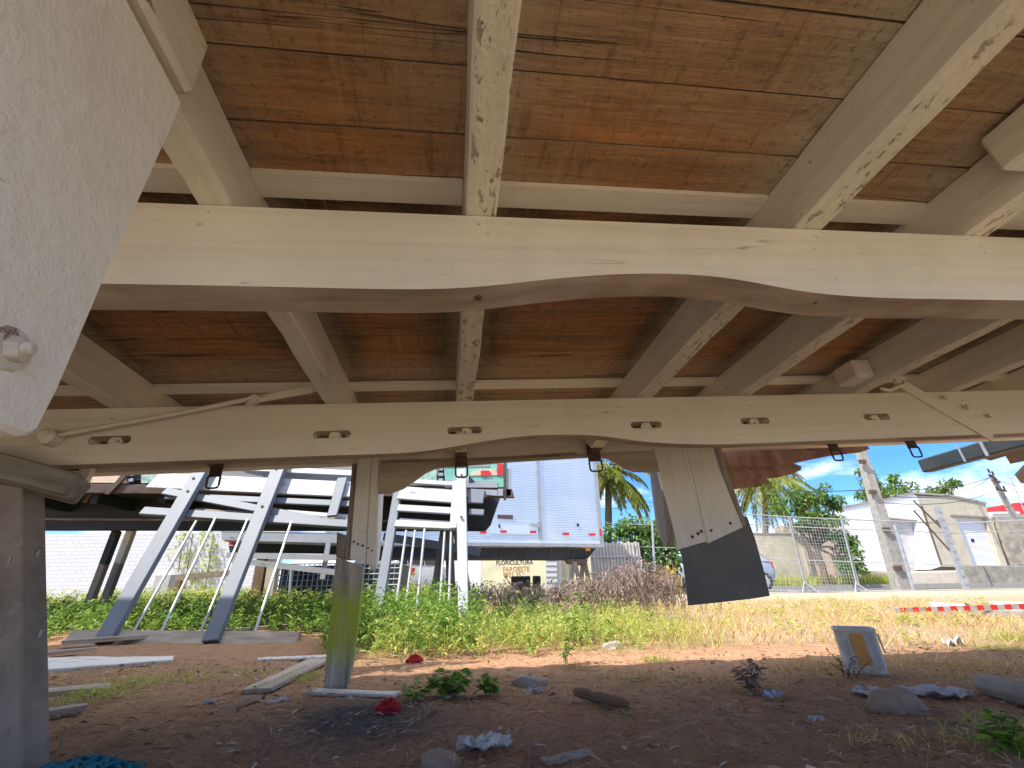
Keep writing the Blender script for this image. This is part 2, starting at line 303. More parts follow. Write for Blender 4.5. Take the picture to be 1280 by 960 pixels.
def holes_prism(outer, holes, to3, depth_vec):
    """flat plate with through holes; outer/holes 2-D lists; to3 maps (a,b)->world point"""
    cv = bpy.data.curves.new('tmp', 'CURVE'); cv.dimensions = '2D'; cv.fill_mode = 'BOTH'
    for loop in [outer]+holes:
        sp = cv.splines.new('POLY'); sp.points.add(len(loop)-1); sp.use_cyclic_u = True
        for q, (a, b) in zip(sp.points, loop): q.co = (a, b, 0, 1)
    o = bpy.data.objects.new('tmp', cv); COL.objects.link(o); dg = bpy.context.evaluated_depsgraph_get()
    me = bpy.data.meshes.new_from_object(o.evaluated_get(dg)); bpy.data.objects.remove(o); bpy.data.curves.remove(cv)
    bm = bmesh.new(); bm.from_mesh(me); bpy.data.meshes.remove(me); bmesh.ops.remove_doubles(bm, verts=bm.verts, dist=1e-5)
    bm.verts.index_update(); pts = [(v.co.x, v.co.y) for v in bm.verts]; n = len(pts); mb = MB()
    P = [to3(*p) for p in pts]; e = np.asarray(depth_vec, float); fs = []
    for f in bm.faces:
        ix = [v.index for v in f.verts]; q = [P[i] for i in ix]
        if np.cross(q[1]-q[0], q[2]-q[0])@e > 0: ix = ix[::-1]
        fs.append(tuple(ix)); fs.append(tuple(i+n for i in ix[::-1]))
    for ed in bm.edges:
        if len(ed.link_faces) == 1:
            i, j = ed.verts[0].index, ed.verts[1].index; c = ed.link_faces[0].calc_center_median()
            fs.append((i, j, j+n, i+n))
    bm.free(); gs = [np.array([a, 0, b]) for a, b in pts]+[np.array([a, .06, b]) for a, b in pts]
    mb.add(P+[p+e for p in P], fs, gs); return mb
def fix_normals(o):
    bm = bmesh.new(); bm.from_mesh(o.data); bmesh.ops.recalc_face_normals(bm, faces=bm.faces); bm.to_mesh(o.data); bm.free()

# ================================================================== THE TRUCK BED OVERHEAD
BO = W(.6, 1., .42)
bed = thing('truck_bed', BO, 'raised timber truck bed seen from below, cream sills and joists under brown planks', 'truck bed', R=BR.T)
JU = [-2.05, -1.545, -1.0, -.369, .065, .715, 1.11, 1.605, 2.045, 2.53, 3.1, 3.6]
JW = [.055, .055, .05, .052, .054, .062, .058, .055, .055, .06, .06, .06]
UL, UR = -2.3, 3.9
def Bb(mb, u1, u2, v1, v2, w1, w2, mi=0, grain='u'):
    vs = []; gs = []; ro = rng.random(3)*20
    for w in (w1, w2):
        for (u, v) in ((u1, v1), (u2, v1), (u2, v2), (u1, v2)):
            vs.append(W(u, v, w)); gs.append((np.array([u, v, w]) if grain == 'u' else np.array([v, u, w]) if grain == 'v' else np.array([w, u, v]))+ro)
    return mb.hexa(vs, gs, mi)
# floor
seams = [-.12, .03, .17, .295, .41, .523, .66, .80, .93, 1.06, 1.19, 1.33, 1.495, 1.63, 1.78, 1.94, 2.10]
mb = MB(); nu = 150
us = np.linspace(UL, UR, nu)
jl = [JU[i]-JW[i]/2 for i in range(len(JU))]; jr = [JU[i]+JW[i]/2 for i in range(len(JU))]
us = np.unique(np.concatenate([us]+[np.array([a-.16, a-.09, a-.04, a, b, b+.04, b+.09, b+.16]) for a, b in zip(jl, jr)]))
for k in range(len(seams)-1):
    a, b = seams[k]+.0016, seams[k+1]-.0016; dz = rng.uniform(-.001, .0015); rows = np.linspace(a, b, 5); vs = []; gs = []; av = []; ro = rng.random(3)*9
    for v in rows:
        for u in us:
            vs.append(W(u, v, .729+dz)); gs.append(np.array([u, v, 0])+ro)
            d1 = min(abs(u-x) for x in jl); d2 = min(abs(u-x) for x in jr); near = v < .66; dd = min(d1, d2)
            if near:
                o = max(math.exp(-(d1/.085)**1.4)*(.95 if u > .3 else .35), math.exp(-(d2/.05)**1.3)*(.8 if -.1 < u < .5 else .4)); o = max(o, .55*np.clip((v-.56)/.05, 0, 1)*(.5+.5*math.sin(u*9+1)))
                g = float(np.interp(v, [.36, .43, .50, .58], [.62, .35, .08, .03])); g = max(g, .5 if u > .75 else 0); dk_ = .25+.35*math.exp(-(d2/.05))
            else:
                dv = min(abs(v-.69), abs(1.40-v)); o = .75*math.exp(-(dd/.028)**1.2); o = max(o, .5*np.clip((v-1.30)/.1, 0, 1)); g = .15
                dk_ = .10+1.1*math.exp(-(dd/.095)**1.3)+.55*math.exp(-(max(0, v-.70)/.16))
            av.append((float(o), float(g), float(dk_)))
    n = len(us); fs = [(r*n+i, (r+1)*n+i, (r+1)*n+i+1, r*n+i+1) for r in range(4) for i in range(n-1)]
    o0 = len(vs)
    for (v, w) in ((a, .729+dz), (a, .752), (b, .752), (b, .729+dz)):
        for u in (UL, UR): vs.append(W(u, v, w)); gs.append(np.array([u, v, w])+ro); av.append((.3, .5, .6))
    fs += [(o0+0, o0+1, o0+3, o0+2), (o0+2, o0+3, o0+5, o0+4), (o0+4, o0+5, o0+7, o0+6)]
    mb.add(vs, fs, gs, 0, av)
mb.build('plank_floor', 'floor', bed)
Bb(MB(), UL, UR, -.12, 2.1, .755, .765).build('gap_light_block', 'dark', bed)  # dark sheet added above the planks to stop sun leaking through the gaps
# long sills
def prof(pts):
    xs = [p[0] for p in pts]; ys = [p[1] for p in pts]
    u = np.linspace(UL, UR, 160); y = np.interp(u, xs, ys); k = np.array([1, 2, 3, 2, 1.])/9
    yp = np.concatenate([[y[0]]*2, y, [y[-1]]*2]); return u, np.convolve(yp, k, 'valid')
def rslot(u, w, l=.058, h=.0125):
    return [(u+sx*(l-h)+h*math.cos(a), w+h*math.sin(a)) for sx, a0 in ((1, -math.pi/2), (-1, math.pi/2)) for a in [a0+math.pi*i/6 for i in range(7)]]
def sill(name, v, th, pts, slots, top=.6055):
    u, y = prof(pts); outer = [(a, b) for a, b in zip(u, y)]+[(UR, top), (UL, top)]
    m = holes_prism(outer, [rslot(a, b) for a, b in slots], lambda a, b: W(a, v, b), ey*th)
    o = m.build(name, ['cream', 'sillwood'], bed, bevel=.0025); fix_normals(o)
    for p in o.data.polygons:
        if p.normal.z < -.55 and p.center.z+.42 < .52 and p.area > 1e-4: p.material_index = 1
    return o
s1 = sill('long_sill', .587, .066, [(-3, .449), (-.3, .446), (-.08, .444), (.03, .447), (.109, .46), (.192, .474), (.307, .486), (.411, .489), (.517, .482), (.60, .46), (.664, .449), (.80, .442), (4, .442)], [])
sl_px = [(137, 550), (415, 543), (581, 538), (808, 531), (944, 526), (1096, 521)]
SL = [tuple(bv(*p, 1.414)[[0, 2]]) for p in sl_px]
s2 = sill('long_sill', 1.414, .044, [(-3, .431), (-.3, .431), (-.12, .429), (.003, .442), (.107, .46), (.242, .475), (.38, .477), (.52, .469), (.659, .441), (.80, .427), (.95, .42), (4, .424)], SL)
for (u, w) in SL:
    b = MB(); b.tube([W(u+.006, 1.43, w-.001), W(u+.006, 1.475, w-.001)], .0105, 10); b.tube([W(u+.006, 1.428, w-.001), W(u+.006, 1.438, w-.001)], .02, 6)
    b.build('bolt', 'cream_worn', bed)
for u in JU:
    for vv_, ws in ((.587, (.585, .562)), (1.414, (.586, .565))):
        for wz in ws:
            q = W(u+rng.normal(0, .008), vv_, wz+rng.normal(0, .004)); MB().tube([q+ey*.002, q-ey*.0012], .0042, 7, .003).build('nail_head', 'timber', bed)
# screw holes on the near sill underside
for px, py in ((250, 367), (598, 372), (1020, 378), (880, 345)):
    q = bv(px, py, .615); b = MB(); b.tube([W(q[0], q[1], q[2]-.002), W(q[0], q[1], q[2]+.004)], .006, 8); b.build('screw_head', 'rust', bed)
# joists (seen on both sides of the sills)
for i, (u, wd) in enumerate(zip(JU, JW)):
    m = MB(); a, b = u-wd/2, u+wd/2; V0, V1 = -.11, 2.09
    n = 24; vv = np.linspace(V0, V1-.07, n); vs = []; gs = []; ro = rng.random(3)*30
    for v in vv:
        e = rng.normal(0, .0009, 4)
        for (uu, ww) in ((a, .6075), (b, .6075), (b, .7285), (a, .7285)):
            vs.append(W(uu+e[0], v, ww+(e[1] if ww < .65 else 0))); gs.append(np.array([v, uu, ww])+ro)
    for (uu, ww) in ((a, .655), (b, .655), (b, .7285), (a, .7285)):
        vs.append(W(uu, V1, ww)); gs.append(np.array([V1, uu, ww])+ro)
    N = n+1; fs = [(4*k+j, 4*(k+1)+j, 4*(k+1)+(j+1) % 4, 4*k+(j+1) % 4) for k in range(N-1) for j in range(4)]+[(3, 2, 1, 0), tuple(4*(N-1)+j for j in range(4))]
    m.add(vs, fs, gs); m.mi = [1 if (j % 4 == 0 and j < 4*(N-1)) else 0 for j in range(len(fs))]
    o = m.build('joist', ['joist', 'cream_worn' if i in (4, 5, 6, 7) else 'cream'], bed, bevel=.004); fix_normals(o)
    # rope hook under the outer end
    if i not in (3, 6, 7, 10, 11):
        k = MB(); k.bar(W(u, 2.02, .6045), W(u, 2.07, .598), wd*.9, .006, ez); Bb(k, u-wd*.5, u+wd*.5, 2.072, 2.078, .555, .68)
        hk = k.build('end_plate', 'rust', bed)
        c = W(u, 2.07, .535); r, hh = wd*.5, .03; pts = []
        for sx, sz, a0 in ((1, -1, -90), (1, 1, 0), (-1, 1, 90), (-1, -1, 180)):
            for q in range(4):
                an = math.radians(a0+q*30); pts.append(c+ex*(sx*(r-.012)+.012*math.cos(an))+ez*(sz*(hh-.012)+.012*math.sin(an)))
        MB().tube(pts, .0045, 6, closed=True).build('rope_hook', 'rust', hk)
# painted battens between the joists
for (v1, v2) in ((.613, .668), (1.50, 1.56)):
    m = MB()
    for i in range(len(JU)-1): Bb(m, jr[i]+.001, jl[i+1]-.001, v1, v2, .716, .7275)
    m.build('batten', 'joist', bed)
# side rail, arch boards and far edge
m = MB()
for i in range(len(JU)-1): pass
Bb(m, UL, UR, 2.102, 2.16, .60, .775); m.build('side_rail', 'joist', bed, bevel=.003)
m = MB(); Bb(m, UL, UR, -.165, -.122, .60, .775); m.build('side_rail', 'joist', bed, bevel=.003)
Bb(MB(), UL, -1.2, 2.105, 2.14, .78, 2.1).build('side_board', 'panel_cream', bed)  # raised side added out of view to shade the soil at left
Bb(MB(), UL-.02, UL+.02, -.1, 2.1, .78, 1.9).build('shade_head_board', 'panel_cream', bed)  # tall board added out of view, also to shade the left
arch = [(-.31, .60), (-.31, .45), (-.25, .452), (-.20, .468), (-.15, .50), (-.105, .533), (-.06, .553), (-.01, .560), (.15, .566), (.31, .573), (.71, .580), (.78, .572), (.83, .545), (.865, .515), (.91, .498), (1.0, .492), (1.04, .492), (1.04, .60)]
MB().prism([W(a, 2.085, b) for a, b in arch], ey*.014, gs=[np.array([a, 0, b]) for a, b in arch]).build('arch_board', 'archwood', bed)
# straps running below the rail in the wheel opening
m = MB(); m.bar(W(.10, 2.078, .585), W(.63, 2.078, .598), .012, .006, ey); m.bar(W(-.3, 2.078, .595), W(.03, 2.078, .592), .012, .006, ey); m.build('iron_strap', 'post', bed)
# tie rods on the far sill
P = lambda px, py, v: W(*bv(px, py, v))
m = MB(); k0 = P(62, 547, 1.392); m.tube([k0, P(90, 541, 1.39), P(200, 521, 1.385), P(315, 498, 1.38), P(322, 503, 1.38), P(308, 505, 1.38)], .0075, 8)
ro = m.build('tie_rod', 'cream', bed, smooth=True)
m = MB(); m.bar(P(312, 501, 1.376), P(391, 487, 1.37), .022, .006, ey); m.tube([P(306, 500, 1.37), P(318, 494, 1.368), P(328, 497, 1.37), P(316, 505, 1.37)], .005, 6); m.build('flat_strap', 'cream', bed)
m = MB(); m.tube([k0+ey*.02, k0-ey*.016], .024, 12); m.tube([k0-ey*.016, k0-ey*.024], .024, 12, .014); m.build('rod_end', 'cream', bed, smooth=False)
m = MB(); m.bar(P(1118, 475, 1.41), P(1240, 546, 1.41), .045, .007, ey); st = m.build('iron_strap', 'cream', bed)
for px, py in ((1180, 497), (1208, 509), (1237, 520)):
    q = P(px, py, 1.405); MB().tube([q, q-ey*.007], .010, 6).build('bolt', 'cream_worn', st)
m = MB(); m.tube([P(1100, 478, 1.36), P(1112, 470, 1.35), P(1128, 472, 1.37), P(1130, 480, 1.395), P(1112, 488, 1.40), P(1102, 486, 1.38)], .007, 7); m.build('iron_loop', 'cream', bed)
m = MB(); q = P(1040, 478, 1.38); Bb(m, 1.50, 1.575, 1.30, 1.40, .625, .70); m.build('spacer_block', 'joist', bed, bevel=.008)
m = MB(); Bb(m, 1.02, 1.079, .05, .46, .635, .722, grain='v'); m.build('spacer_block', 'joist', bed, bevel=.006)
# near mud panel (left edge of the photograph)
pe = [(.35, .128), (.358, .135), (.362, .17), (.366, .30), (.372, .42), (.378, .548)]
poly = [(-.1, .132), (.20, .127)]+pe+[(-.1, .552)]
MB().prism([W(-.30, a, b) for a, b in poly], -ex*.028, gs=[np.array([b, a, 0]) for a, b in poly]).build('mud_panel', ['panel'], bed, bevel=.004)
k = bu(12, 436, -.30); m = MB(); m.tube([W(-.302, k[1], k[2]), W(-.2975, k[1], k[2])], .017, 12, .0155); m.tube([W(-.299, k[1], k[2]), W(-.291, k[1]+.001, k[2])], .0105, 6, .009); m.tube([W(-.294, k[1], k[2]), W(-.286, k[1]+.001, k[2]+.001)], .006, 8, .005); m.build('bolt', 'timber', bed, bevel=.0012)
m = MB(); Bb(m, -.338, -.290, -.1, .375, .556, .655, grain='v'); m.build('mud_panel_timber', 'timber', bed, bevel=.006)
Bb(MB(), -.36, -.332, -.1, .365, .45, .552).build('mud_panel_backing', 'sillwood', bed)
# far left mud guard: boards and mossy wooden flap
def pan(name, pts, v, th, mat, parent=bed, bevel=.003):
    q = [bv(px, py, v) for px, py in pts]; return MB().prism([W(*x) for x in q], ey*th, gs=[np.array([x[2], x[0], 0.]) for x in q]).build(name, mat, parent, bevel=bevel)
pan('mud_panel', [(447, 568), (464, 568), (457, 704), (437, 699)], 2.092, .03, 'panel_cream')
pan('mud_panel', [(464.3, 568), (474, 568), (471, 711), (457.3, 704)], 2.09, .03, 'panel_cream')
pan('mud_panel_edge', [(441, 568), (447, 568), (437, 699), (430.5, 696)], 2.105, .03, 'greywood')
def side(u, pts, th, mat, name='mud_side'):
    q = [bu(px, py, u) for px, py in pts]; return MB().prism([W(*x) for x in q], -ex*th, gs=[np.array([x[2], x[1], 0.]) for x in q]).build(name, mat, bed, bevel=.003)
uu = bv(473, 640, 2.12)[0]
q = [(2.122, .60), (2.122, .135), (2.16, .15), (2.21, .19), (2.235, .24), (2.25, .60)]
MB().prism([W(uu+.002, a, b) for a, b in q], -ex*.026, gs=[np.array([b, a, 0.]) for a, b in q]).build('mud_side', 'panel_cream', bed, bevel=.003)
m = MB(); m.bar(P(484, 593, 2.115)+ex*.01, P(484, 606, 2.115)+ex*.01, .03, .006, ex); m.build('latch', 'rust', bed)
fl = [bv(*p, 2.13) for p in ((420, 697), (454, 707), (449, 770), (441, 830), (433, 863), (418, 872), (403, 881), (409, 800), (415, 745))]
w0 = min(x[2] for x in fl)
fo = MB().prism([W(*x) for x in fl], ey*.032, gs=[np.array([x[2]-w0, x[0], 0.]) for x in fl]).build('wooden_flap', 'moss', bed, bevel=.004)
fo['label'] = 'grey wooden flap with a bright green moss stain'
pan('flap_block', [(421, 665), (433, 670), (430, 697), (420, 697)], 2.10, .035, 'greywood')
# far right mud guard: boards and rubber flap
pan('mud_panel', [(813, 545), (855, 545), (864, 585), (884, 677), (848, 687)], 2.092, .028, 'panel_cream')
pan('mud_panel', [(855.3, 545), (888, 545), (899, 585), (929, 659), (885, 679.5), (882.5, 670)], 2.089, .028, 'panel_cream')
pan('mud_panel_edge', [(888, 545), (898, 545), (908, 585), (934, 656), (929, 659)], 2.095, .05, 'greywood')
u1 = bv(822, 600, 2.092)[0]
q = [(2.1, .60), (2.1, .17), (2.13, .145), (2.17, .16), (2.215, .21), (2.225, .26), (2.235, .485), (2.235, .60)]
MB().prism([W(u1+.016+(.15-b)*-.11, a, b) for a, b in q], -ex*.024, gs=[np.array([b, a, 0.]) for a, b in q]).build('mud_side', 'greywood', bed, bevel=.004)
rf = pan('rubber_flap', [(849, 670), (934, 645), (944, 672), (954, 708), (963, 745), (940, 748.5), (900, 753), (861, 757), (857, 720)], 2.128, .012, 'rubber')
rf['label'] = 'grey rubber flap below the white boards'
for px, py in ((442, 677), (447, 680), (453, 682), (460, 685), (465, 688)):
    q = P(px, py, 2.088); MB().tube([q+ey*.004, q-ey*.0015], .006, 5, .003).build('nail', 'rust', bed)
for px, py in ((866, 671), (873, 667), (889, 663), (913, 654), (877, 664)):
    q = P(px, py, 2.088); MB().tube([q+ey*.002, q-ey*.004], .008, 8, .005).build('bolt', 'rust', bed)
# broken drop side hanging below the far edge
def hang(pts, v, th=.022): return pan('drop_side_board', pts, v, th, 'brownplank')
hang([(896, 562), (1000, 553), (1079, 551), (1073, 556), (1084, 556), (1088, 561), (1078, 564.5), (1040, 569), (1000, 577), (985, 581), (906, 585)], 2.20)
hang([(900, 580), (985, 576), (1003, 583), (1001, 587), (985, 586), (907, 590)], 2.235)
hang([(904, 589), (985, 585.5), (1004, 586), (992, 592), (975, 596), (907, 602)], 2.20)
hang([(905, 600.5), (960, 598), (958, 604), (950, 608), (905, 612)], 2.235)
m = MB(); m.bar(P(950, 557, 2.17), P(1075, 550.5, 2.17), .02, .008, ey); m.build('hinge_strip', 'rust', bed)
for px, py in ((950, 556), (985, 556), (1042, 555), (1012, 558)):
    q = P(px, py, 2.165); MB().bar(q-ez*.02, q+ez*.02, .03, .014, ey).build('hinge', 'rust', bed)
# ---------------------------------------------------------------- trestle at the left
def trestle(dx, label, name='trestle'):
    pb = at(34, 962, 1.2)
    t = thing(name, (pb[0], pb[1], 0), label, 'trestle')
    q = [at(-90, 594, 1.2), at(27, 598, 1.2), at(30, 963, 1.2), at(-86, 963, 1.2)]; q[2][2] = 0; q[3][2] = 0
    MB().prism(q, (0, .068, 0), gs=[np.array([k[2], k[0], 0.]) for k in q]).build('post', 'post', t, bevel=.004)
    for (px, py) in ((47, 692), (36, 790), (50, 792), (12, 700)): k = at(px, py, 1.24 if px > 30 else 1.199); MB().bar(k-np.array([0, 0, .008]), k+np.array([.001, 0, .008]), .006, .003, (1, 0, 0) if px > 30 else (0, 1, 0)).build('paint_drip', 'plastic', t)
    a = at(-60, 571, 1.15); b = at(99, 612, 1.24); a[0] += dx; b[0] += dx; a[2] += dx*.06; b[2] += dx*.06
    MB().bar(a, b, .085, .062, (0, .25, 1)).build('cross_timber', 'greywood', t, bevel=.006)
    return t
trestle(0, 'worn brown wooden trestle with sloping top timber at left under the bed')
# white bracket behind it: underside gusset on the bed
pan('bracket', [(62, 575), (118, 575), (106, 603), (88, 596)], 2.05, .03, 'panel_cream')

# ================================================================== GROUND
def ground():
    ys = np.concatenate([np.linspace(-12, .6, 30), np.linspace(.62, 4.6, 190), np.linspace(4.65, 9, 60), np.linspace(9.3, 30, 60), np.geomspace(31, 900, 24)])
    xs = np.concatenate([-np.geomspace(900, 7, 26), np.linspace(-6.8, -3.1, 50), np.linspace(-3.05, 3.2, 240), np.linspace(3.25, 8, 60), np.geomspace(8.2, 900, 30)])
    X, Y = np.meshgrid(xs, ys); Z = hgt(X, Y)
    def vn(f, s):
        r = np.random.default_rng(s); G = r.random((64, 64)); a = (X*f) % 64; b = (Y*f) % 64; i = a.astype(int); j = b.astype(int); fa = a-i; fb = b-j
        fa = fa*fa*(3-2*fa); fb = fb*fb*(3-2*fb); g = lambda p, q: G[p % 64, q % 64]
        return g(i, j)*(1-fa)*(1-fb)+g(i+1, j)*fa*(1-fb)+g(i, j+1)*(1-fa)*fb+g(i+1, j+1)*fa*fb-.5
    near = np.exp(-np.maximum(0, Y-5)/2)*np.exp(-np.maximum(0, np.abs(X)-4)/2)
    Z = Z+near*(vn(1.3, 1)*.022+vn(4, 2)*.014+vn(11, 3)*.011+vn(26, 4)*.008)
    ash = np.exp(-(((X+.45)/.24)**2+((Y-1.62)/.26)**2)**1.0); ash = np.clip(ash*1.2+vn(9, 6)*.5*ash, 0, 1)
    sand_bounce = np.clip((.45-Y)/.4, 0, 1)+np.clip((Y-9)/4, 0, .5)+.5*np.clip((Y-3.0)/.5, 0, 1)*np.clip((X-.3)/.5, 0, 1)  # pale patch behind the camera added to bounce sun up under the bed
    red = np.clip(1-np.abs(Y-2.75-.02*X)/.55, 0, 1)*np.clip((X+.6)/.4, 0, 1)*np.clip((2.4-X)/.8, 0, 1)*.9  # sunlit look of the strip put into the soil colour, lighter and more orange
    mb = MB(); V = np.stack([X, Y, Z], -1).reshape(-1, 3); n = len(xs); m = len(ys)
    I = np.arange(n*m).reshape(m, n); Fq = np.stack([I[:-1, :-1], I[:-1, 1:], I[1:, 1:], I[1:, :-1]], -1).reshape(-1, 4)
    mb.v = V.tolist(); mb.g = V.tolist(); mb.f = Fq.tolist(); mb.mi = [0]*len(mb.f)
    mb.a = [tuple(x) for x in np.stack([ash, np.clip(sand_bounce, 0, 1), red], -1).reshape(-1, 3)]
    return struct(mb.build('ground', 'soil', None, smooth=True, loc=(0, 0, 0), fix='mk'))
ground()
# ================================================================== FOLIAGE HELPERS
def nrm(a): return a/np.maximum(np.linalg.norm(a, axis=-1, keepdims=True), 1e-9)
def leafq(P, D, L, Wd, droop=.25, r=rng):
    n = len(P); D = nrm(D); up = np.tile(np.array([0, 0, 1.]), (n, 1))+r.normal(0, .35, (n, 3)); Sd = nrm(np.cross(D, up)); L = np.asarray(L).reshape(-1, 1)*np.ones((n, 1)); Wd = np.asarray(Wd).reshape(-1, 1)*np.ones((n, 1))
    a = P; t = P+D*L; t = t-np.array([0, 0, 1.])*L*droop*r.random((n, 1)); m = P+D*L*.5+np.array([0, 0, 1.])*L*.06
    return np.stack([a, m+Sd*Wd*.5, t, m-Sd*Wd*.5], 1)
def bladeq(P, h, w, lean, r=rng):
    """curved grass blade of two quads"""
    n = len(P); az = r.random(n)*2*math.pi; d = np.stack([np.cos(az), np.sin(az), np.zeros(n)], 1); s = np.stack([-np.sin(az), np.cos(az), np.zeros(n)], 1)
    az2 = r.random(n)*6.283; s = np.stack([np.cos(az2), np.sin(az2), np.zeros(n)], 1)
    h = np.asarray(h).reshape(-1, 1)*np.ones((n, 1)); w = np.asarray(w).reshape(-1, 1)*np.ones((n, 1)); ln = np.asarray(lean).reshape(-1, 1)*np.ones((n, 1)); Z = np.array([0, 0, 1.])
    m = P+Z*h*.55+d*h*ln*.35; t = P+Z*h*(1-.35*np.minimum(ln, 1.6))+d*h*ln
    return np.stack([P-s*w*.5, P+s*w*.5, m+s*w*.4, m-s*w*.4], 1), np.stack([m-s*w*.4, m+s*w*.4, t+s*w*.06, t-s*w*.06], 1)
def qmesh(name, quads, mat, parent=None, loc=None, extra=None):
    Q = np.concatenate(quads, 0); n = len(Q); mb = MB(); V = Q.reshape(-1, 3)
    mb.v = V.tolist(); mb.g = V.tolist(); mb.f = np.arange(4*n).reshape(-1, 4).tolist(); mb.mi = [0]*n; mb.a = [(0, 0, 0)]*(4*n)
    return mb.build(name, mat, parent, loc=loc)
def bladefaces(name, P, h, w, lean, mat, r=rng):
    a, b = bladeq(P, h, w, lean, r); n = len(P)
    V = np.concatenate([a, b[:, 2:]], 1).reshape(-1, 3); I = np.arange(n)[:, None]*6
    f = np.concatenate([I+np.array([0, 1, 2, 3]), I+np.array([3, 2, 4, 5])], 0); mb = MB(); mb.v = V.tolist(); mb.g = V.tolist(); mb.f = f.tolist(); mb.mi = [0]*len(f); mb.a = [(0, 0, 0)]*len(V)
    return mb.build(name, mat)
def scatter(n, x0, x1, y0, y1, keep=None, r=rng):
    P = np.stack([r.uniform(x0, x1, n), r.uniform(y0, y1, n)], 1)
    if keep is not None: P = P[np.array([keep(x, y) for x, y in P])]
    return np.concatenate([P, hgt(P[:, 0], P[:, 1])[:, None]], 1)
def weeds(B, hmin, hmax, leaves, L, Wd, r=rng, spread=.35):
    """broad-leaved weeds: leaves along leaning stems; returns leaf quads"""
    n = len(B); h = r.uniform(hmin, hmax, n); az = r.random(n)*6.283; tilt = r.uniform(0, spread, n)
    top = B+np.stack([np.cos(az)*h*tilt, np.sin(az)*h*tilt, h], 1); Q = []
    for k in range(leaves):
        f = r.uniform(.15, 1., n)[:, None]; p = B+(top-B)*f; a = r.random(n)*6.283; el = r.uniform(-.2, .9, n)
        D = np.stack([np.cos(a)*np.cos(el), np.sin(a)*np.cos(el), np.sin(el)], 1); s = r.uniform(.6, 1.25, n)*(1.15-.5*f[:, 0])
        Q.append(leafq(p, D, L*s, Wd*s, .45, r))
    return Q
# ------------------------------------------------------------------ weeds, grass
def g2(px, py): return gnd(px, py)
def front(x): return np.interp(x, [-3.2, -1.4, -.95, -.5, 0., .5, .8], [4.15, 3.45, 2.92, 2.86, 2.98, 3.02, 3.15])
r1 = np.random.default_rng(11)
def clump(x, y): return .5+.5*np.sin(x*4.3+np.sin(y*3.1)*1.7)*np.cos(y*3.7+x*1.9)
Bz = scatter(1300, -1.35, .85, 2.8, 5.4, lambda x, y: y > front(x)+r1.uniform(-.10, .35) and r1.random() < np.interp(x, [-1.3, -.2, .3, .85], [1, .8, .35, .08])*np.interp(clump(x, y), [.2, .5], [.15, 1.]), r1)
hk = clump(Bz[:, 0], Bz[:, 1])[:, None]
Q = []
for lo_, hi_, sel in ((.05, .15, hk[:, 0] < .35), (.10, .24, (hk[:, 0] >= .35) & (hk[:, 0] < .7)), (.16, .34, hk[:, 0] >= .7), (.18, .40, (Bz[:, 0] < -.3) & (Bz[:, 1] > 3.4) & (hk[:, 0] > .3))): Q += weeds(Bz[sel], lo_, hi_, 13, .075, .019, r1, .5)
ti = r1.random(len(Bz)) < .16
Q += weeds(Bz[ti], .26, .50, 14, .09, .018, r1, .3)
tag(qmesh('green_weeds', Q, L_green), 'lush green broad leaved weeds in the middle of the yard', 'weeds', kind='stuff')
Bz = scatter(1700, -1.1, 1.15, 2.85, 5.4, lambda x, y: y > front(x)-r1.uniform(0, .12) and r1.random() < (.25+.4*(x+1.1)/2.2)*np.interp(clump(y, x), [.25, .55], [.2, 1.]), r1)
tag(qmesh('yellow_weeds', weeds(Bz, .05, .25, 14, .06, .013, r1, .7), L_yell), 'yellow green weeds mixed into the lush patch', 'weeds', kind='stuff')
Bz = scatter(5200, -1.2, 1.3, 2.75, 5.2, lambda x, y: y > front(x)-r1.uniform(0, .2) and r1.random() < .3+.6*(x+1.2)/2.5, r1)
tag(bladefaces('wispy_grass', Bz, r1.uniform(.06, .36, len(Bz))*r1.uniform(.5, 1.1, len(Bz)), r1.uniform(.002, .0045, len(Bz)), r1.uniform(.2, 1.4, len(Bz)), L_yell, r1), 'wispy yellow green grass blades standing among the weeds', 'grass', kind='stuff')
Bz = scatter(3600, -8, -1.1, 4.25, 10.5, lambda x, y: True, r1)
tag(qmesh('shaded_weeds', weeds(Bz, .06, .34, 16, .085, .022, r1, .5), L_green), 'dark green weeds growing under the painted truck bed at left', 'weeds', kind='stuff')
Bz = scatter(1700, -9, -1.0, 7.6, 12.5, None, r1)
tag(qmesh('bright_weeds', weeds(Bz, .16, .40, 16, .10, .026, r1, .5), L_yell), 'sunlit yellow green weeds in front of the white block wall', 'weeds', kind='stuff')
def dk(x, y): return y > 2.86+.06*math.sin(x*5)+r1.uniform(0, .35) and x > -.1+r1.uniform(0, .6)**1.0
Bz = scatter(32000, -.1, 7., 2.8, 8.8, lambda x, y: dk(x, y) and r1.random() < np.interp(y, [2.9, 3.3, 6, 8.5], [.35, .8, .75, .5]), r1)
tag(bladefaces('dry_grass', Bz, r1.uniform(.03, .13, len(Bz))*np.interp(np.sin(Bz[:, 0]*2.1+Bz[:, 1]*1.3)+np.sin(Bz[:, 0]*5.3-Bz[:, 1]*3.1)*.6, [-1.5, 1.5], [.45, 1.5]), r1.uniform(.0022, .006, len(Bz)), r1.uniform(.4, 2.2, len(Bz)), L_straw, r1), 'dry straw coloured grass across the sunlit right side of the yard', 'dry grass', kind='stuff')
Bz = scatter(900, .4, 7, 2.9, 9, lambda x, y: dk(x, y) and math.sin(x*3+y*2)+math.sin(y*3.7-x) > .2, r1)
tag(qmesh('low_green_weeds', weeds(Bz, .04, .16, 9, .06, .016, r1), L_yell), 'low green weeds scattered through the dry grass', 'weeds', kind='stuff')
Bz = scatter(650, -.9, 2.4, 5.0, 8.2, lambda x, y: r1.random() < (.35 if x < .9 else .9 if x < 1.75 else .12), r1)
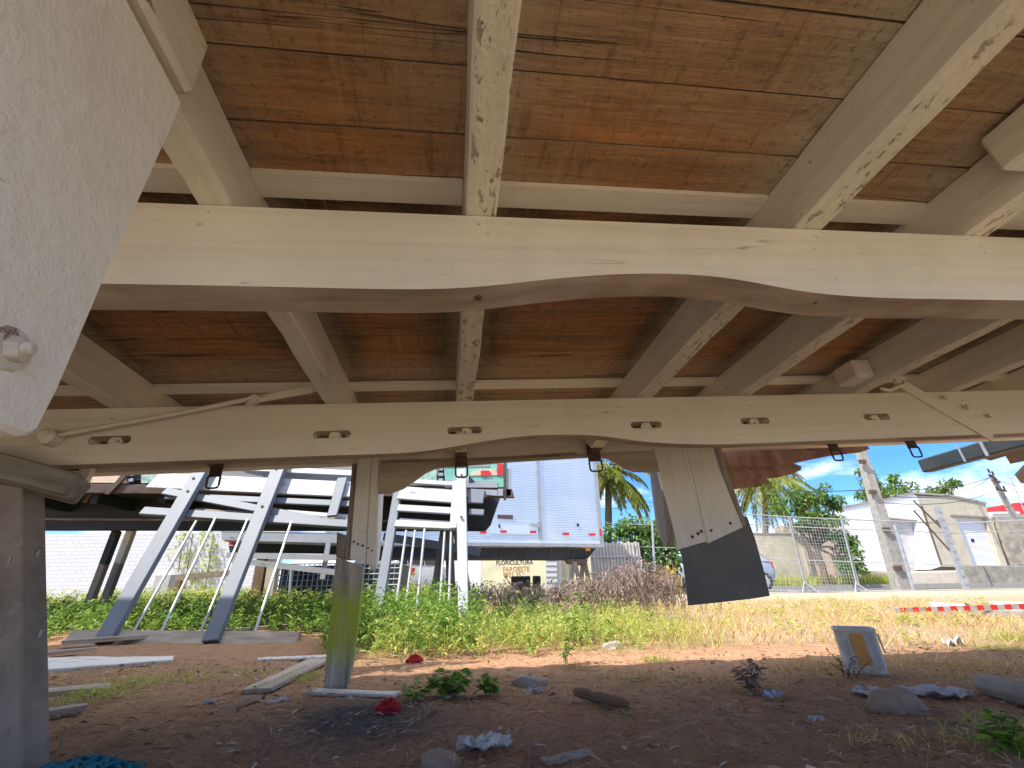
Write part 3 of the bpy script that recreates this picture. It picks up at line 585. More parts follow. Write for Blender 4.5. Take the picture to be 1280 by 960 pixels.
hb = r1.uniform(.30, .58, len(Bz))*np.interp(Bz[:, 0], [-.9, .2, .9, 1.6, 2.4], [.8, .75, .8, 1.3, .7])
Q = []
for k in range(9):
    f = r1.uniform(0, .5, len(Bz))[:, None]; az = r1.random(len(Bz))*6.283; el = r1.uniform(.7, 1.5, len(Bz)); D = np.stack([np.cos(az)*np.cos(el), np.sin(az)*np.cos(el), np.sin(el)], 1)
    Q.append(leafq(Bz+np.array([0, 0, 1.])*hb[:, None]*f, D, hb*(1-f[:, 0]), .011, .05, r1))
for k in range(14):
    f = r1.uniform(.35, 1., len(Bz))[:, None]; az = r1.random(len(Bz))*6.283; el = r1.uniform(-.5, 1., len(Bz)); D = np.stack([np.cos(az)*np.cos(el), np.sin(az)*np.cos(el), np.sin(el)], 1)
    Q.append(leafq(Bz+np.stack([np.cos(az)*.1, np.sin(az)*.1, hb*f[:, 0]], 1), D, .07, .022, .6, r1))
tag(qmesh('dead_brush', Q, L_brown), 'tangled brown dead brush in front of the yellow wall', 'brush', kind='stuff')
# short tufts near the camera
def tuft(px, py, n, sp, h, mat, seed):
    r = np.random.default_rng(seed); c = gnd(px, py); P = c+np.stack([r.normal(0, sp, n), r.normal(0, sp*.8, n), np.zeros(n)], 1); P[:, 2] = 0.
    return bladeq(P, r.uniform(.25, 1, n)**1.4*h, r.uniform(.0012, .0035, n), r.uniform(.3, 2.4, n), r)
qa = []
for i, (px, py, n, sp, h) in enumerate(((125, 868, 420, .07, .05), (165, 855, 300, .07, .045), (240, 848, 420, .12, .03), (90, 878, 200, .06, .04), (375, 850, 260, .06, .055), (300, 842, 200, .1, .025), (820, 828, 200, .05, .06), (1255, 905, 160, .06, .05), (1235, 925, 120, .05, .05), (1270, 800, 500, .09, .10), (1255, 812, 300, .1, .07))):
    qa += list(tuft(px, py, n, sp, h, None, 30+i))
qmesh_o = qmesh('grass_tufts', qa, L_yell); tag(qmesh_o, 'short green grass tufts on the shaded soil near the boards', 'grass', kind='stuff')
qa = []
for i, (px, py, n, sp, h) in enumerate(((1050, 838, 420, .12, .08), (1140, 832, 420, .16, .085), (985, 845, 260, .14, .05), (790, 850, 160, .06, .07), (860, 852, 260, .12, .045), (940, 862, 140, .06, .06), (1190, 850, 200, .10, .06), (720, 838, 120, .05, .07), (1100, 925, 90, .05, .035), (1180, 930, 160, .1, .035), (240, 838, 300, .16, .04), (560, 858, 120, .06, .06), (1000, 836, 200, .1, .07), (1240, 835, 260, .12, .08))):
    qa += list(tuft(px, py, n, sp, h, None, 60+i))
tag(qmesh('dry_tufts', qa, L_straw), 'dry brown grass tufts along the shadow edge', 'dry grass', kind='stuff')
# litter straw lying on soil
n = 17000; P = np.stack([r1.uniform(-2.6, 2.8, n), 1.05+r1.random(n)**1.3*2.0, np.zeros(n)+.004], 1); P[:, 2] += r1.uniform(.0, .010, n)
az = r1.random(n)*6.283; D = np.stack([np.cos(az), np.sin(az), r1.normal(.05, .12, n)], 1)
tag(qmesh('straw_litter', [leafq(P, D, r1.uniform(.012, .05, n)*r1.choice([1, 1, 1, 2.2], n), r1.uniform(.0012, .004, n), .0, r1)], L_lit), 'fine straw and twig litter strewn over the shaded soil', 'litter', kind='stuff')
n = 900; P = np.stack([r1.uniform(-2.4, 2.6, n), r1.uniform(1.1, 2.9, n), np.zeros(n)+.012], 1); az = r1.random(n)*6.283; D = np.stack([np.cos(az), np.sin(az), r1.normal(.1, .2, n)], 1)
tag(qmesh('leaf_litter', [leafq(P, D, r1.uniform(.015, .04, n), r1.uniform(.008, .02, n), .0, r1)], L_lit), 'small dead leaves and chips scattered on the soil', 'litter', kind='stuff')
mb = MB()
for k in range(200):
    x, y = r1.uniform(-2.4, 2.6), r1.uniform(1.15, 3.0); s = r1.uniform(.003, .010); c = np.array([x, y, s*.5]); q = [c+s*np.array(v)*r1.uniform(.6, 1.2) for v in ((1, 0, 0), (-1, 0, 0), (0, 1, 0), (0, -1, 0), (0, 0, .8), (0, 0, -.8))]
    mb.add(q, [(0, 2, 4), (2, 1, 4), (1, 3, 4), (3, 0, 4), (2, 0, 5), (1, 2, 5), (3, 1, 5), (0, 3, 5)])
tag(mb.build('gravel', 'rock'), 'small pale pebbles and crumbs spread over the soil', 'gravel', kind='stuff')

# ================================================================== LITTER AND LOOSE THINGS
def G(px, py, dz=0.): return gnd(px, py, dz)
def board(name, a, b, w, t, mat, label, cat, group=None, n=(0, 0, 1), w2=None, ragged=0, bevel=.003):
    """plank lying on the ground with uneven edges"""
    a = np.asarray(a, float); b = np.asarray(b, float); d = b-a; L = np.linalg.norm(d); x = d/L; n = un(np.asarray(n, float)-x*(np.asarray(n, float)@x)); y = np.cross(n, x); k = 9; vs = []; gs = []; ro = rng.random(3)*20; w2 = w2 or w
    for i in range(k+1):
        f = i/k; ww = w+(w2-w)*f; e = rng.normal(0, ragged, 2)
        if i in (0, k): e *= 1.5
        for sy, sz in ((-.5, 0), (.5, 0), (.5, 1), (-.5, 1)):
            ee = e[0] if sy < 0 else e[1]; sh = rng.normal(0, ragged*2) if i in (0, k) else 0
            p = a+x*(L*f+sh)+y*(ww*sy+ee)+n*(t*sz); vs.append(p); gs.append(np.array([L*f, ww*sy, t*sz])+ro)
    fs = [(4*i+j, 4*i+4+j, 4*i+4+(j+1) % 4, 4*i+(j+1) % 4) for i in range(k) for j in range(4)]+[(3, 2, 1, 0), tuple(4*k+j for j in range(4))]
    m = MB(); m.add(vs, fs, gs); o = m.build(name, mat, bevel=bevel); fix_normals(o); return tag(o, label, cat, group)
GB = 'boards lying on the soil'
board('board', G(20, 825, .01), G(120, 817, .02), .05, .02, 'boardg', 'narrow grey lath at the foot of the trestle behind the long white board', 'board', GB, ragged=.004)
board('board', G(-30, 848, .03), G(214, 828, .0), .25, .022, 'boardw', 'longest white weathered board on the soil at left beside the trestle', 'board', GB, n=(0, -.22, 1), w2=.07, ragged=.006)
board('board', G(-20, 876, .0), G(135, 862, .0), .10, .018, 'boardg', 'grey board lying under the edge of the long white board', 'board', GB, ragged=.004)
board('board', G(20, 901, .0), G(104, 889, .0), .07, .02, 'boardg', 'short grey board end beside the foot of the trestle', 'board', GB, w2=.05, ragged=.004)
board('board', G(318, 868, .0), G(398, 829, .006), .11, .018, 'boardg', 'long grey plank slanting over the soil left of the mossy flap', 'board', GB, ragged=.003)
board('board', G(275, 896, .0), G(322, 873, .0), .045, .012, 'logw', 'thin broken yellow brown lath at the lower end of the slanting plank', 'board', GB, w2=.06, ragged=.005)
board('board', G(322, 826, .0), G(412, 822, .0), .09, .012, 'boardw', 'small white board behind the slanting grey plank', 'board', GB, ragged=.004)
board('board', G(384, 868, .004), G(497, 871, .0), .06, .012, 'boardw', 'thin white lath crossing behind the foot of the mossy flap', 'board', GB, ragged=.003)
board('board', G(680, 958, .0), G(733, 944, .0), .028, .012, 'boardg', 'pale broken stick at the bottom centre of the yard', 'stick', GB, w2=.024, ragged=.004)
board('board', G(660, 972, .0), G(664, 934, .006), .012, .01, 'logw', 'small brown stake pointing away at the bottom centre', 'stick', GB, ragged=.001)
def lump(name, c, sx, sy, sz, mat, label, cat, seed=0, sub=3, rough=.25, sink=.25, smooth=True, group=None, rz=0):
    bm = bmesh.new(); bmesh.ops.create_icosphere(bm, subdivisions=sub, radius=1.); r = np.random.default_rng(seed); ph = r.random((7, 3))*6.28; fr = r.normal(0, 1, (7, 3))*2.6
    for v in bm.verts:
        p = np.array(v.co); k = 1+rough*sum(math.sin(float(fr[i]@p)+ph[i, 0])*(.55 if i < 3 else .3) for i in range(7)); q = p*k
        x, y = q[0]*math.cos(rz)-q[1]*math.sin(rz)*sy/sx, q[0]*math.sin(rz)*sx/sy+q[1]*math.cos(rz); v.co = (q[0]*sx*math.cos(rz)-q[1]*sy*math.sin(rz), q[0]*sx*math.sin(rz)+q[1]*sy*math.cos(rz), max(-sink, q[2])*sz+sink*sz)
    m = MB(); bm.verts.index_update(); m.add([np.array(v.co)+c for v in bm.verts], [tuple(v.index for v in f.verts) for f in bm.faces]); bm.free()
    return tag(m.build(name, mat, smooth=smooth), label, cat, group)
lump('rock', G(1122, 886, -.006), .085, .06, .05, 'rock', 'brown rock lying in the dry grass in front of the paint can', 'rock', 3, 3, .16)
lump('rubble', G(662, 858, -.006), .065, .035, .035, 'concrete', 'grey green rubble chunk near the shadow edge', 'rubble', 5, 2, .2, smooth=False)
lump('stone', G(435, 741+135, 0), .02, .014, .012, 'concrete', 'small pale stone beside the grey lath', 'stone', 6, 2, .2, smooth=False)
lump('stone', G(556, 874, 0), .022, .016, .014, 'concrete', 'small pale stone under the seedling', 'stone', 16, 2, .2, smooth=False)
lump('brick_piece', G(548, 958, -.005), .05, .035, .03, 'rock', 'broken brown brick piece at the bottom edge', 'brick', 8, 2, .18, smooth=False)
lump('clod', G(512, 917, -.004), .026, .018, .012, 'rock', 'small brown clod left of the crumpled foil', 'clod', 9, 2, .2)
lump('tarp_heap', G(768, 812, 0), .06, .03, .03, 'plastic', 'small crumpled pale rag at the edge of the weeds', 'rag', 10, 3, .35)
def crumple(name, c, sx, sy, h, mat, label, cat, seed, rz=0., group=None):
    r = np.random.default_rng(seed); n = 11; m = MB(); vs = []
    G1 = r.random((n, n)); cut = r.uniform(.75, 1.05, (n, n))
    for i in range(n):
        for j in range(n):
            a, b = (i/(n-1)-.5)*2, (j/(n-1)-.5)*2; x = a*sx*cut[0, j]*.5; y = b*sy*cut[i, 0]*.5; z = (G1[i, j]*.8+.3*math.sin(a*5+seed)*math.cos(b*4))*h+.004
            vs.append(c+np.array([x*math.cos(rz)-y*math.sin(rz), x*math.sin(rz)+y*math.cos(rz), max(z, .003)]))
    vs2 = [v-np.array([0, 0, .002]) for v in vs]; fs = [(i*n+j, (i+1)*n+j, (i+1)*n+j+1, i*n+j+1) for i in range(n-1) for j in range(n-1)]
    rim = [i*n for i in range(n)]+[(n-1)*n+j for j in range(1, n)]+[i*n+n-1 for i in range(n-2, -1, -1)]+[j for j in range(n-2, 0, -1)]; k = n*n
    fs += [tuple(q+k for q in f[::-1]) for f in fs]+[(rim[i], rim[(i+1) % len(rim)], rim[(i+1) % len(rim)]+k, rim[i]+k) for i in range(len(rim))]
    m.add(vs+vs2, fs); o = m.build(name, mat); fix_normals(o); return tag(o, label, cat, group)
crumple('crumpled_wrapper', G(604, 937), .13, .05, .03, 'plastic', 'crumpled silver grey foil wrapper on bare soil at the bottom', 'wrapper', 21, .3)
crumple('crumpled_wrapper', G(668, 867), .06, .04, .018, 'plastic', 'crumpled white scrap in front of the rubble chunk', 'wrapper', 22, -.5)
crumple('plastic_sheet', G(1168, 870), .20, .10, .03, 'plastic', 'flattened pale plastic sheet right of the brown rock', 'plastic sheet', 23, -.2)
crumple('plastic_sheet', G(1085, 868), .12, .07, .02, 'plastic', 'small dull plastic scrap left of the brown rock', 'plastic sheet', 24, .4)
crumple('crumpled_wrapper', G(966, 872), .05, .05, .02, 'blueplastic', 'pale blue plastic scrap near the withered plant', 'wrapper', 25, .2)
crumple('crumpled_wrapper', G(1021, 902), .04, .025, .012, 'plastic', 'tiny white paper scrap on dark soil at right', 'wrapper', 26, .2)
crumple('crumpled_wrapper', G(345, 880), .09, .04, .014, 'plastic', 'white paper scrap below the slanting grey plank', 'wrapper', 27, .7)
crumple('crumpled_wrapper', G(262, 880), .05, .025, .010, 'plastic', 'white paper scrap on the soil left of the slanting plank', 'wrapper', 28, .1)
crumple('plastic_bag', G(1194, 808), .10, .07, .05, 'greysheet', 'small grey plastic bag in the sunlit dry grass', 'bag', 29, .1)
def tangle(name, c, rx, ry, h, mat, label, cat, seed, n=16, tr=.004):
    r = np.random.default_rng(seed); m = MB()
    for k in range(n):
        p = c+np.array([r.normal(0, rx*.5), r.normal(0, ry*.5), h*.2]); d = r.normal(0, 1, 3); path = []
        for i in range(14):
            path.append(p.copy()); d = un(d+r.normal(0, .75, 3)); p = p+d*h*.33; p[2] = min(max(p[2], tr), h*(1-.6*min(1, (((p[0]-c[0])/rx)**2+((p[1]-c[1])/ry)**2)))+tr)
            p[0] = min(max(p[0], c[0]-rx), c[0]+rx); p[1] = min(max(p[1], c[1]-ry), c[1]+ry)
        path = [q+r.normal(0, 1e-4, 3) for q in path]; m.tube(path, tr, 5)
    return tag(m.build(name, mat), label, cat)
tangle('red_ribbon', G(485, 890), .033, .024, .038, 'redcloth', 'tangle of crimson ribbon on shaded soil beside the thin white lath', 'ribbon', 41, 90, .0019)
tangle('red_ribbon', G(518, 829), .04, .025, .04, 'redcloth', 'tangle of crimson ribbon at the edge of the green weeds', 'ribbon', 42, 90, .002)
tangle('blue_rag', at(100, 975, 1.18)*np.array([1, 1, 0]), .10, .04, .035, 'tealcloth', 'bunched teal rag at the bottom left beside the trestle foot', 'rag', 43, 120, .0038)
# brown log and concrete post piece
a, b = G(720, 876, .026), G(786, 892, .024); MB_ = MB(); P_ = [a+(b-a)*f+np.array([0, 0, rng.normal(0, .0015)]) for f in np.linspace(0, 1, 9)]
MB_.tube(P_, [.012, .016, .016, .015, .017, .016, .016, .015, .010], 9); tag(MB_.build('log', 'logw'), 'short brown log lying on the soil right of centre', 'log')
a, b = G(1232, 868, .03), G(1310, 890, .03); MB_ = MB(); MB_.tube([a+(b-a)*f for f in np.linspace(0, 1, 6)], [.030, .036, .036, .037, .036, .035], 8); tag(MB_.build('concrete_post_piece', 'concrete', bevel=.004), 'broken grey concrete post lying at the right edge', 'concrete post')
# paint can (square tin, tilted)
def can():
    c = G(1083, 841); rt = np.array([.87, -.49, 0]); bk = np.array([.49, .87, 0]); up = un(np.array([-.01, .03, 1])); s = .078; h = .172
    t = thing('paint_can', c, 'dented square tin paint can with amber label standing at the shadow edge', 'paint can')
    def ring(z, k, n=28):
        out = []
        for i in range(n):
            a = 2*math.pi*i/n; x, y = math.cos(a), math.sin(a); q = (abs(x)**5+abs(y)**5)**-.2; out.append(c+rt*x*q*s*k+bk*y*q*s*k+up*z)
        return out
    zs = [(0, .96), (.004, 1.0), (.010, 1.01), (.014, .97), (.06, .97), (.09, .955), (.13, .972), (.155, .97), (.160, 1.01), (.167, 1.02), (.172, .99), (.170, .93), (.159, .92)]
    n = 28; vs = []; m = MB()
    for z, k in zs: vs += ring(z, k)
    fs = [(i*n+j, i*n+(j+1) % n, (i+1)*n+(j+1) % n, (i+1)*n+j) for i in range(len(zs)-1) for j in range(n)]+[tuple(range(n-1, -1, -1)), tuple((len(zs)-1)*n+j for j in range(n))]
    m.add(vs, fs); b = m.build('can_body', 'tin', t, smooth=False)
    f0 = c-bk*s*.978; L = MB(); L.prism([f0-rt*s*.30+up*.035, f0+rt*s*.34+up*.035, f0+rt*s*.30+up*.152, f0-rt*s*.34+up*.152], -bk*.0025); L.build('label', 'canlabel', t)
    for q in (-.42, .42, -.72, .60, .76):
        L = MB(); L.prism([f0+rt*s*(q-.04)+up*.02, f0+rt*s*(q+.04)+up*.02, f0+rt*s*(q+.04)+up*.153, f0+rt*s*(q-.04)+up*.153], -bk*.002); L.build('paint_drip', 'plastic', t)
    k = [c+rt*s*1.03+up*.15, c+rt*s*1.12+up*.11+bk*.03, c+rt*s*1.1+up*.08-bk*.04, c+rt*s*1.03+up*.15-bk*.05]; MB().tube(k, .0022, 6).build('wire_handle', 'galv', t)
can()
# seedlings
def seedling(name, px, py, label, stems, seed, hgt_, L, Wd, mat, group=None):
    r = np.random.default_rng(seed); c = G(px, py); t = thing(name, c, label, 'plant', group); m = MB(); Q = []
    for k in range(stems):
        az = r.random()*6.283; ln = r.uniform(.2, 1.1); h = hgt_*r.uniform(.6, 1.1); p0 = c+np.array([r.normal(0, .015), r.normal(0, .01), 0]); path = [p0+np.array([math.cos(az)*h*ln*f**1.4, math.sin(az)*h*ln*f**1.4, h*f]) for f in np.linspace(0, 1, 7)]
        m.tube(path, .0022, 5, .0012)
        for q in range(2, 7):
            for z in range(2):
                a2 = r.random()*6.283; el = r.uniform(-.3, .6); D = np.array([[math.cos(a2)*math.cos(el), math.sin(a2)*math.cos(el), math.sin(el)]]); P_ = np.array([path[q]]); s = r.uniform(.6, 1.2)
                n0 = nrm(np.cross(D, np.array([[r.normal(0, .3), r.normal(0, .3), 1]]))); ln_ = L*s; ww = Wd*s
                # six-sided leaf blade from two quads
                A = P_[0]; d = D[0]; sd = n0[0]; dz = np.array([0, 0, -1.])
                Q.append(np.array([[A, A+d*ln_*.3+sd*ww*.5, A+d*ln_*.35-np.array([0, 0, .004]), A+d*ln_*.3-sd*ww*.5]])); Q.append(np.array([[A+d*ln_*.3+sd*ww*.5, A+d*ln_*.65+sd*ww*.42+dz*ln_*.08, A+d*ln_+dz*ln_*.25, A+d*ln_*.35-np.array([0, 0, .004])]])); Q.append(np.array([[A+d*ln_*.35-np.array([0, 0, .004]), A+d*ln_+dz*ln_*.25, A+d*ln_*.65-sd*ww*.42+dz*ln_*.08, A+d*ln_*.3-sd*ww*.5]]))
    m.build('stem', 'bark', t); qmesh('leaves', Q, mat, t); return t
seedling('seedling', 562, 872, 'low seedling with rounded green leaves on the shaded soil', 9, 51, .075, .045, .034, L_green)
seedling('seedling', 520, 878, 'small green seedling at the left of the rounded leaf one', 4, 52, .05, .04, .028, L_green)
seedling('seedling', 608, 870, 'creeping green seedling right of the rounded leaf one', 4, 56, .05, .045, .034, L_green)
seedling('seedling', 706, 832, 'thin taller seedling with dark drooping leaves at the shadow edge', 3, 53, .17, .05, .02, L_tree)
seedling('withered_plant', 940, 866, 'withered brown plant on shaded soil left of the paint can', 7, 54, .085, .04, .018, L_brown)
seedling('withered_plant', 1060, 850, 'thorny dry plant at the left foot of the paint can', 6, 55, .10, .02, .006, L_brown)
seedling('seedling', 1262, 945, 'green sprawling weed at the bottom right corner', 7, 57, .06, .04, .02, L_green)
# barrier tape and drain blocks at right
t = thing('barrier_tape', G(1190, 768), 'red and white striped barrier tape stretched low over the dry grass', 'tape')
a, b = at(1120, 768, 5.6), at(1310, 777, 5.0); N_ = 22; A = MB(); Bm = MB(); a[2] = .065; b[2] = .115
for i in range(N_):
    p, q = a+(b-a)*i/N_, a+(b-a)*(i+1)/N_; (A if i % 2 else Bm).bar(p, q, .052, .003, (0, 1, .25))
A.build('red_stripe', 'red', t); Bm.build('white_stripe', 'plastic', t)
board('kerb_beam', at(1170, 778, 5.6)*np.array([1, 1, 0]), at(1330, 786, 4.9)*np.array([1, 1, 0]), .10, .07, 'concrete', 'dark grey concrete beam lying under the barrier tape', 'beam', ragged=.002)
for (px, py, lab) in ((1194, 769, 'grey metal box lying behind the striped tape'), (1274, 771, 'slanted grey box behind the tape at the right edge')):
    c = at(px, py, 5.9); c[2] = 0; t = thing('metal_box', c, lab, 'metal box', 'boxes behind the tape'); m = MB(); y = np.array([.94, -.34, 0]); m.bar(c-y*.17+np.array([0, 0, .05]), c+y*.17+np.array([0, 0, .03]), .30, .07, (0, -.35, 1)); m.build('box', 'greysheet', t, bevel=.006)
    m = MB(); m.bar(c+y*.172+np.array([0, 0, .06]), c+y*.178+np.array([0, 0, .06]), .22, .05, (0, -.35, 1)); m.build('opening', 'blackp', t)

# ================================================================== LEANING RACK (blue-grey side panel)
A0 = G(100, 806); B0 = G(372, 806); A0[1] = B0[1] = 4.05; A0[2] = B0[2] = .02; RN = np.array([0, -math.sin(math.radians(61)), math.cos(math.radians(61))]); RU = np.array([0, math.cos(math.radians(61)), math.sin(math.radians(61))])
def rk(px, py, o=0.): return pl(px, py, A0, RN)+RN*o
rack = thing('leaning_rack', (-1.8, 4.05, 0), 'blue grey slatted side panel with iron rods leaning against the painted truck bed', 'slatted panel')
def rbar(name, a, b, wpx, th, mat, o=0., w2=None):
    P0, P1 = rk(*a, o), rk(*b, o); dpt = lambda P: (P-CAM)@fw
    return MB().bar(P0, P1, wpx*dpt(P0)/F, th, RN, w2=(w2 or wpx)*dpt(P1)/F).build(name, mat, rack, bevel=.005)
rbar('post', (135, 808), (264, 578), 21, .06, 'shadedblue', .07, 17); rbar('post', (268, 808), (359, 572), 19, .06, 'shadedblue', .07, 16)
rbar('post', (469, 770), (499, 596), 13, .05, 'shadedblue', -.05, 10)
rbar('post', (580, 775), (577, 592), 13, .05, 'whitepaint', .06, 12); rbar('stile', (567, 664), (571, 604), 9, .03, 'whitepaint', .035)
rbar('rail', (178, 639), (441, 656), 11, .04, 'shadedblue', 0.); rbar('rail', (494, 655), (578, 659), 10, .04, 'whitepaint', 0.)
rbar('slat', (206, 617), (440, 627), 9, .025, 'shadedblue', -.04); rbar('slat', (205, 613), (400, 650), 10, .025, 'shadedblue', -.01)
rbar('slat', (190, 599), (446, 611), 24, .025, 'whitepaint', -.02); rbar('slat', (228, 582), (446, 593), 9, .025, 'whitepaint', .01)
rbar('slat', (499, 616), (567, 621), 20, .025, 'whitepaint', 0.); rbar('slat', (497, 635), (567, 639), 10, .025, 'whitepaint', 0.); rbar('slat', (502, 603), (569, 607), 7, .03, 'whitepaint', .02)
rbar('slat', (586, 620), (605, 621), 22, .025, 'shadedblue', 0.); rbar('slat', (586, 640), (605, 641), 9, .025, 'shadedblue', 0.)
rbar('slat', (300, 573), (446, 581), 8, .025, 'whitepaint', .02); rbar('slat', (205, 590), (445, 617), 6, .025, 'greywood', -.07); rbar('slat', (330, 632), (446, 641), 6, .025, 'whitepaint', -.08); rbar('slat', (240, 633), (445, 646), 5, .02, 'greywood', -.06); rbar('slat', (498, 645), (578, 650), 5, .02, 'shadedblue', -.06)
rbar('brace', (416, 648), (429, 600), 12, .03, 'shadedblue', .03)
rbar('base_rail', (84, 802), (372, 804), 24, .07, 'boardg', .0)
for k, (a, b) in enumerate((((165, 795), (246, 652)), ((200, 795), (270, 648)), ((249, 797), (310, 650)), ((317, 797), (365, 652)), ((496, 752), (508, 664)), ((508, 754), (519, 664)), ((520, 774), (531, 662)), ((550, 756), (556, 666)), ((561, 760), (564, 666)))):
    P0, P1 = rk(*a, .01), rk(*b, .01); MB().tube([P0, P1], .0115, 7).build('rod', 'galv' if k < 4 else 'whitepaint', rack)
for (px, py) in ((240, 622), (247, 606), (332, 641), (349, 594), (578, 602), (578, 655)):
    q = rk(px, py, .10); MB().tube([q, q+RN*.012], .014, 6).build('bolt', 'rust', rack)
board('board', G(60, 812, .02)+np.array([0, .1, 0]), G(360, 797, .05)+np.array([0, .55, 0]), .09, .03, 'boardg', 'grey timber lying behind the foot of the leaning blue panel', 'board', GB, ragged=.004)

# ================================================================== SECOND TRUCK BED (painted)
SY = 5.02
b2 = thing('painted_truck_bed', (-3, 6, 1.0), 'second truck bed with green and peach painted sides behind the leaning rack', 'truck bed')
def q2(name, pts, Y, th, mat, parent=b2, bevel=.004): return MB().prism([at(px, py, Y) for px, py in pts], (0, th, 0)).build(name, mat, parent, bevel=bevel)
q2('side_board', [(-150, 540), (158, 540), (158, 604), (-150, 601)], SY, .04, 'peach'); q2('side_board', [(176, 540), (240, 540), (240, 604), (176, 604)], SY, .04, 'paleg')
q2('side_board', [(240.5, 540), (330, 540), (330, 604), (240.5, 604)], SY, .04, 'whitepaint'); q2('side_board', [(330.5, 540), (448, 540), (448, 606), (330.5, 605)], SY, .04, 'whitepaint')
q2('side_board', [(448.5, 540), (546, 540), (546, 607), (448.5, 606)], SY, .04, 'paleg'); g = q2('side_board', [(556, 540), (634, 540), (634, 609), (556, 608)], SY, .04, 'green')
q2('white_band', [(556, 599), (622, 602), (622, 609.5), (556, 609)], SY-.006, .004, 'whitepaint', g, 0); q2('white_band', [(556, 570), (612, 577), (612, 583), (556, 584)], SY-.006, .004, 'whitepaint', g, 0)
q2('orange_flash', [(590, 588.5), (620, 585.5), (622, 594), (588, 594.5)], SY-.008, .004, 'peach', g, 0); q2('reflector', [(601, 588), (611, 588), (614, 591), (613, 594.5), (601, 595)], SY-.014, .008, 'red', g, 0)
q2('tail_reflector', [(621.5, 579.5), (628.5, 579.5), (628.5, 594), (621.5, 594)], SY-.012, .01, 'red', g, 0); q2('dark_flash', [(586, 593), (594, 603), (586, 604)], SY-.007, .004, 'dark', g, 0)
q2('corner_post', [(629.5, 560), (632.5, 560), (632.5, 624), (629.5, 624)], SY-.02, .06, 'rust'); q2('tail_plate', [(634, 586), (639, 584), (639, 620), (633, 620)], SY, .05, 'whitepaint')
for x in (158, 546):
    m = MB(); m.prism([at(x+1, 540, SY+.01), at(x+9 if x > 500 else x+17, 540, SY+.01), at(x+9 if x > 500 else x+17, 600, SY+.01), at(x+1, 600, SY+.01)], (0, .03, 0)); m.build('stanchion_recess', 'dark', b2)
    for k in range(5): y = 570+k*7; q2('stanchion_link', [(x+2, y), (x+8, y), (x+8, y+4), (x+2, y+4)], SY-.012, .02, 'galv')
m = MB(); c = at(386, 577, SY-.01); m.tube([c, c+np.array([0, -.02, 0])], .075, 20); m.build('round_emblem', 'blackp', b2); q2('red_mark', [(376, 582), (396, 583), (396, 589), (376, 588)], SY-.008, .005, 'red')
q2('edge_rail', [(-150, 602), (640, 611), (643, 622), (-150, 613)], SY+.0, .05, 'rust'); q2('grey_rail', [(606, 612), (622, 613), (622, 620), (608, 619)], SY-.03, .03, 'galv'); q2('pale_end_block', [(622.5, 611), (629, 611.5), (629, 620), (622.5, 620)], SY-.03, .03, 'whitepaint')
z1 = at(300, 606, SY)[2]; pf = at(640, 618, SY)
MB().prism([(-9, SY+.06, z1-.02), (pf[0]-.02, SY+.06, z1-.02), (pf[0]-.75, 6.6, z1-.02), (pf[0]-.9, 7.4, z1-.02), (-9, 7.4, z1-.02)], (0, 0, .1)).build('floor', 'dark', b2)
q2('chassis_sill', [(-200, 600), (632, 600), (613, 655), (606, 663), (-200, 662)], 5.75, .12, 'dark'); q2('chassis_sill', [(-200, 600), (600, 606), (600, 655), (-200, 655)], 6.7, .12, 'dark')
for x in (70, 150, 230, 310, 400, 480, 560): q = at(x, 640, 5.6); MB().box((q[0], 6.2, z1-.09), (.08, 2.0, .12)).build('cross_member', 'dark', b2)
q2('iron_brace', [(122, 600), (128, 600), (108, 628), (102, 628)], 5.3, .03, 'rust'); q2('iron_brace', [(160, 583), (170, 583), (136, 618), (130, 618)], 4.99, .02, 'rust')
q2('sill_flange', [(-200, 646), (560, 650), (560, 652.5), (-200, 649)], 5.72, .03, 'greywood')
t = thing('dark_trestle', (at(560, 740, 5.9)[0], 5.9, 0), 'dark splayed timber trestle under the tail of the painted bed', 'trestle')
for a, b in (((556, 660), (540, 752)), ((561, 658), (566, 752)), ((571, 662), (590, 752))):
    P0, P1 = at(*a, 6.0), at(*b, 5.9); P1[2] = 0; MB().bar(P0, P1, .10, .07, (0, 1, 0)).build('leg', 'greywood', t)
MB().bar(at(480, 671, 5.6), at(600, 690, 5.6), .09, .06, (0, 1, 0)).build('cross_timber', 'shadedblue', t)
for i, (a, b, lab) in enumerate((((146, 664), (116, 738), 'left of two leaning props under the painted bed, dark at its top'), ((165, 662), (134, 738), 'right of two leaning props under the painted bed, pale grey'))):
    P0, P1 = at(*a, 6.0), at(*b, 6.3); P1[2] = 0; t = thing('wooden_prop', P1, lab, 'prop', 'leaning props'); f = .35; MB().bar(P1, P1+(P0-P1)*(1-f), .085, .07, (0, 1, 0)).build('pole', 'greywood' if i else 'boardg', t); MB().bar(P1+(P0-P1)*(1-f), P0, .086, .072, (0, 1, 0)).build('pole_top', 'dark' if i == 0 else 'galv', t)

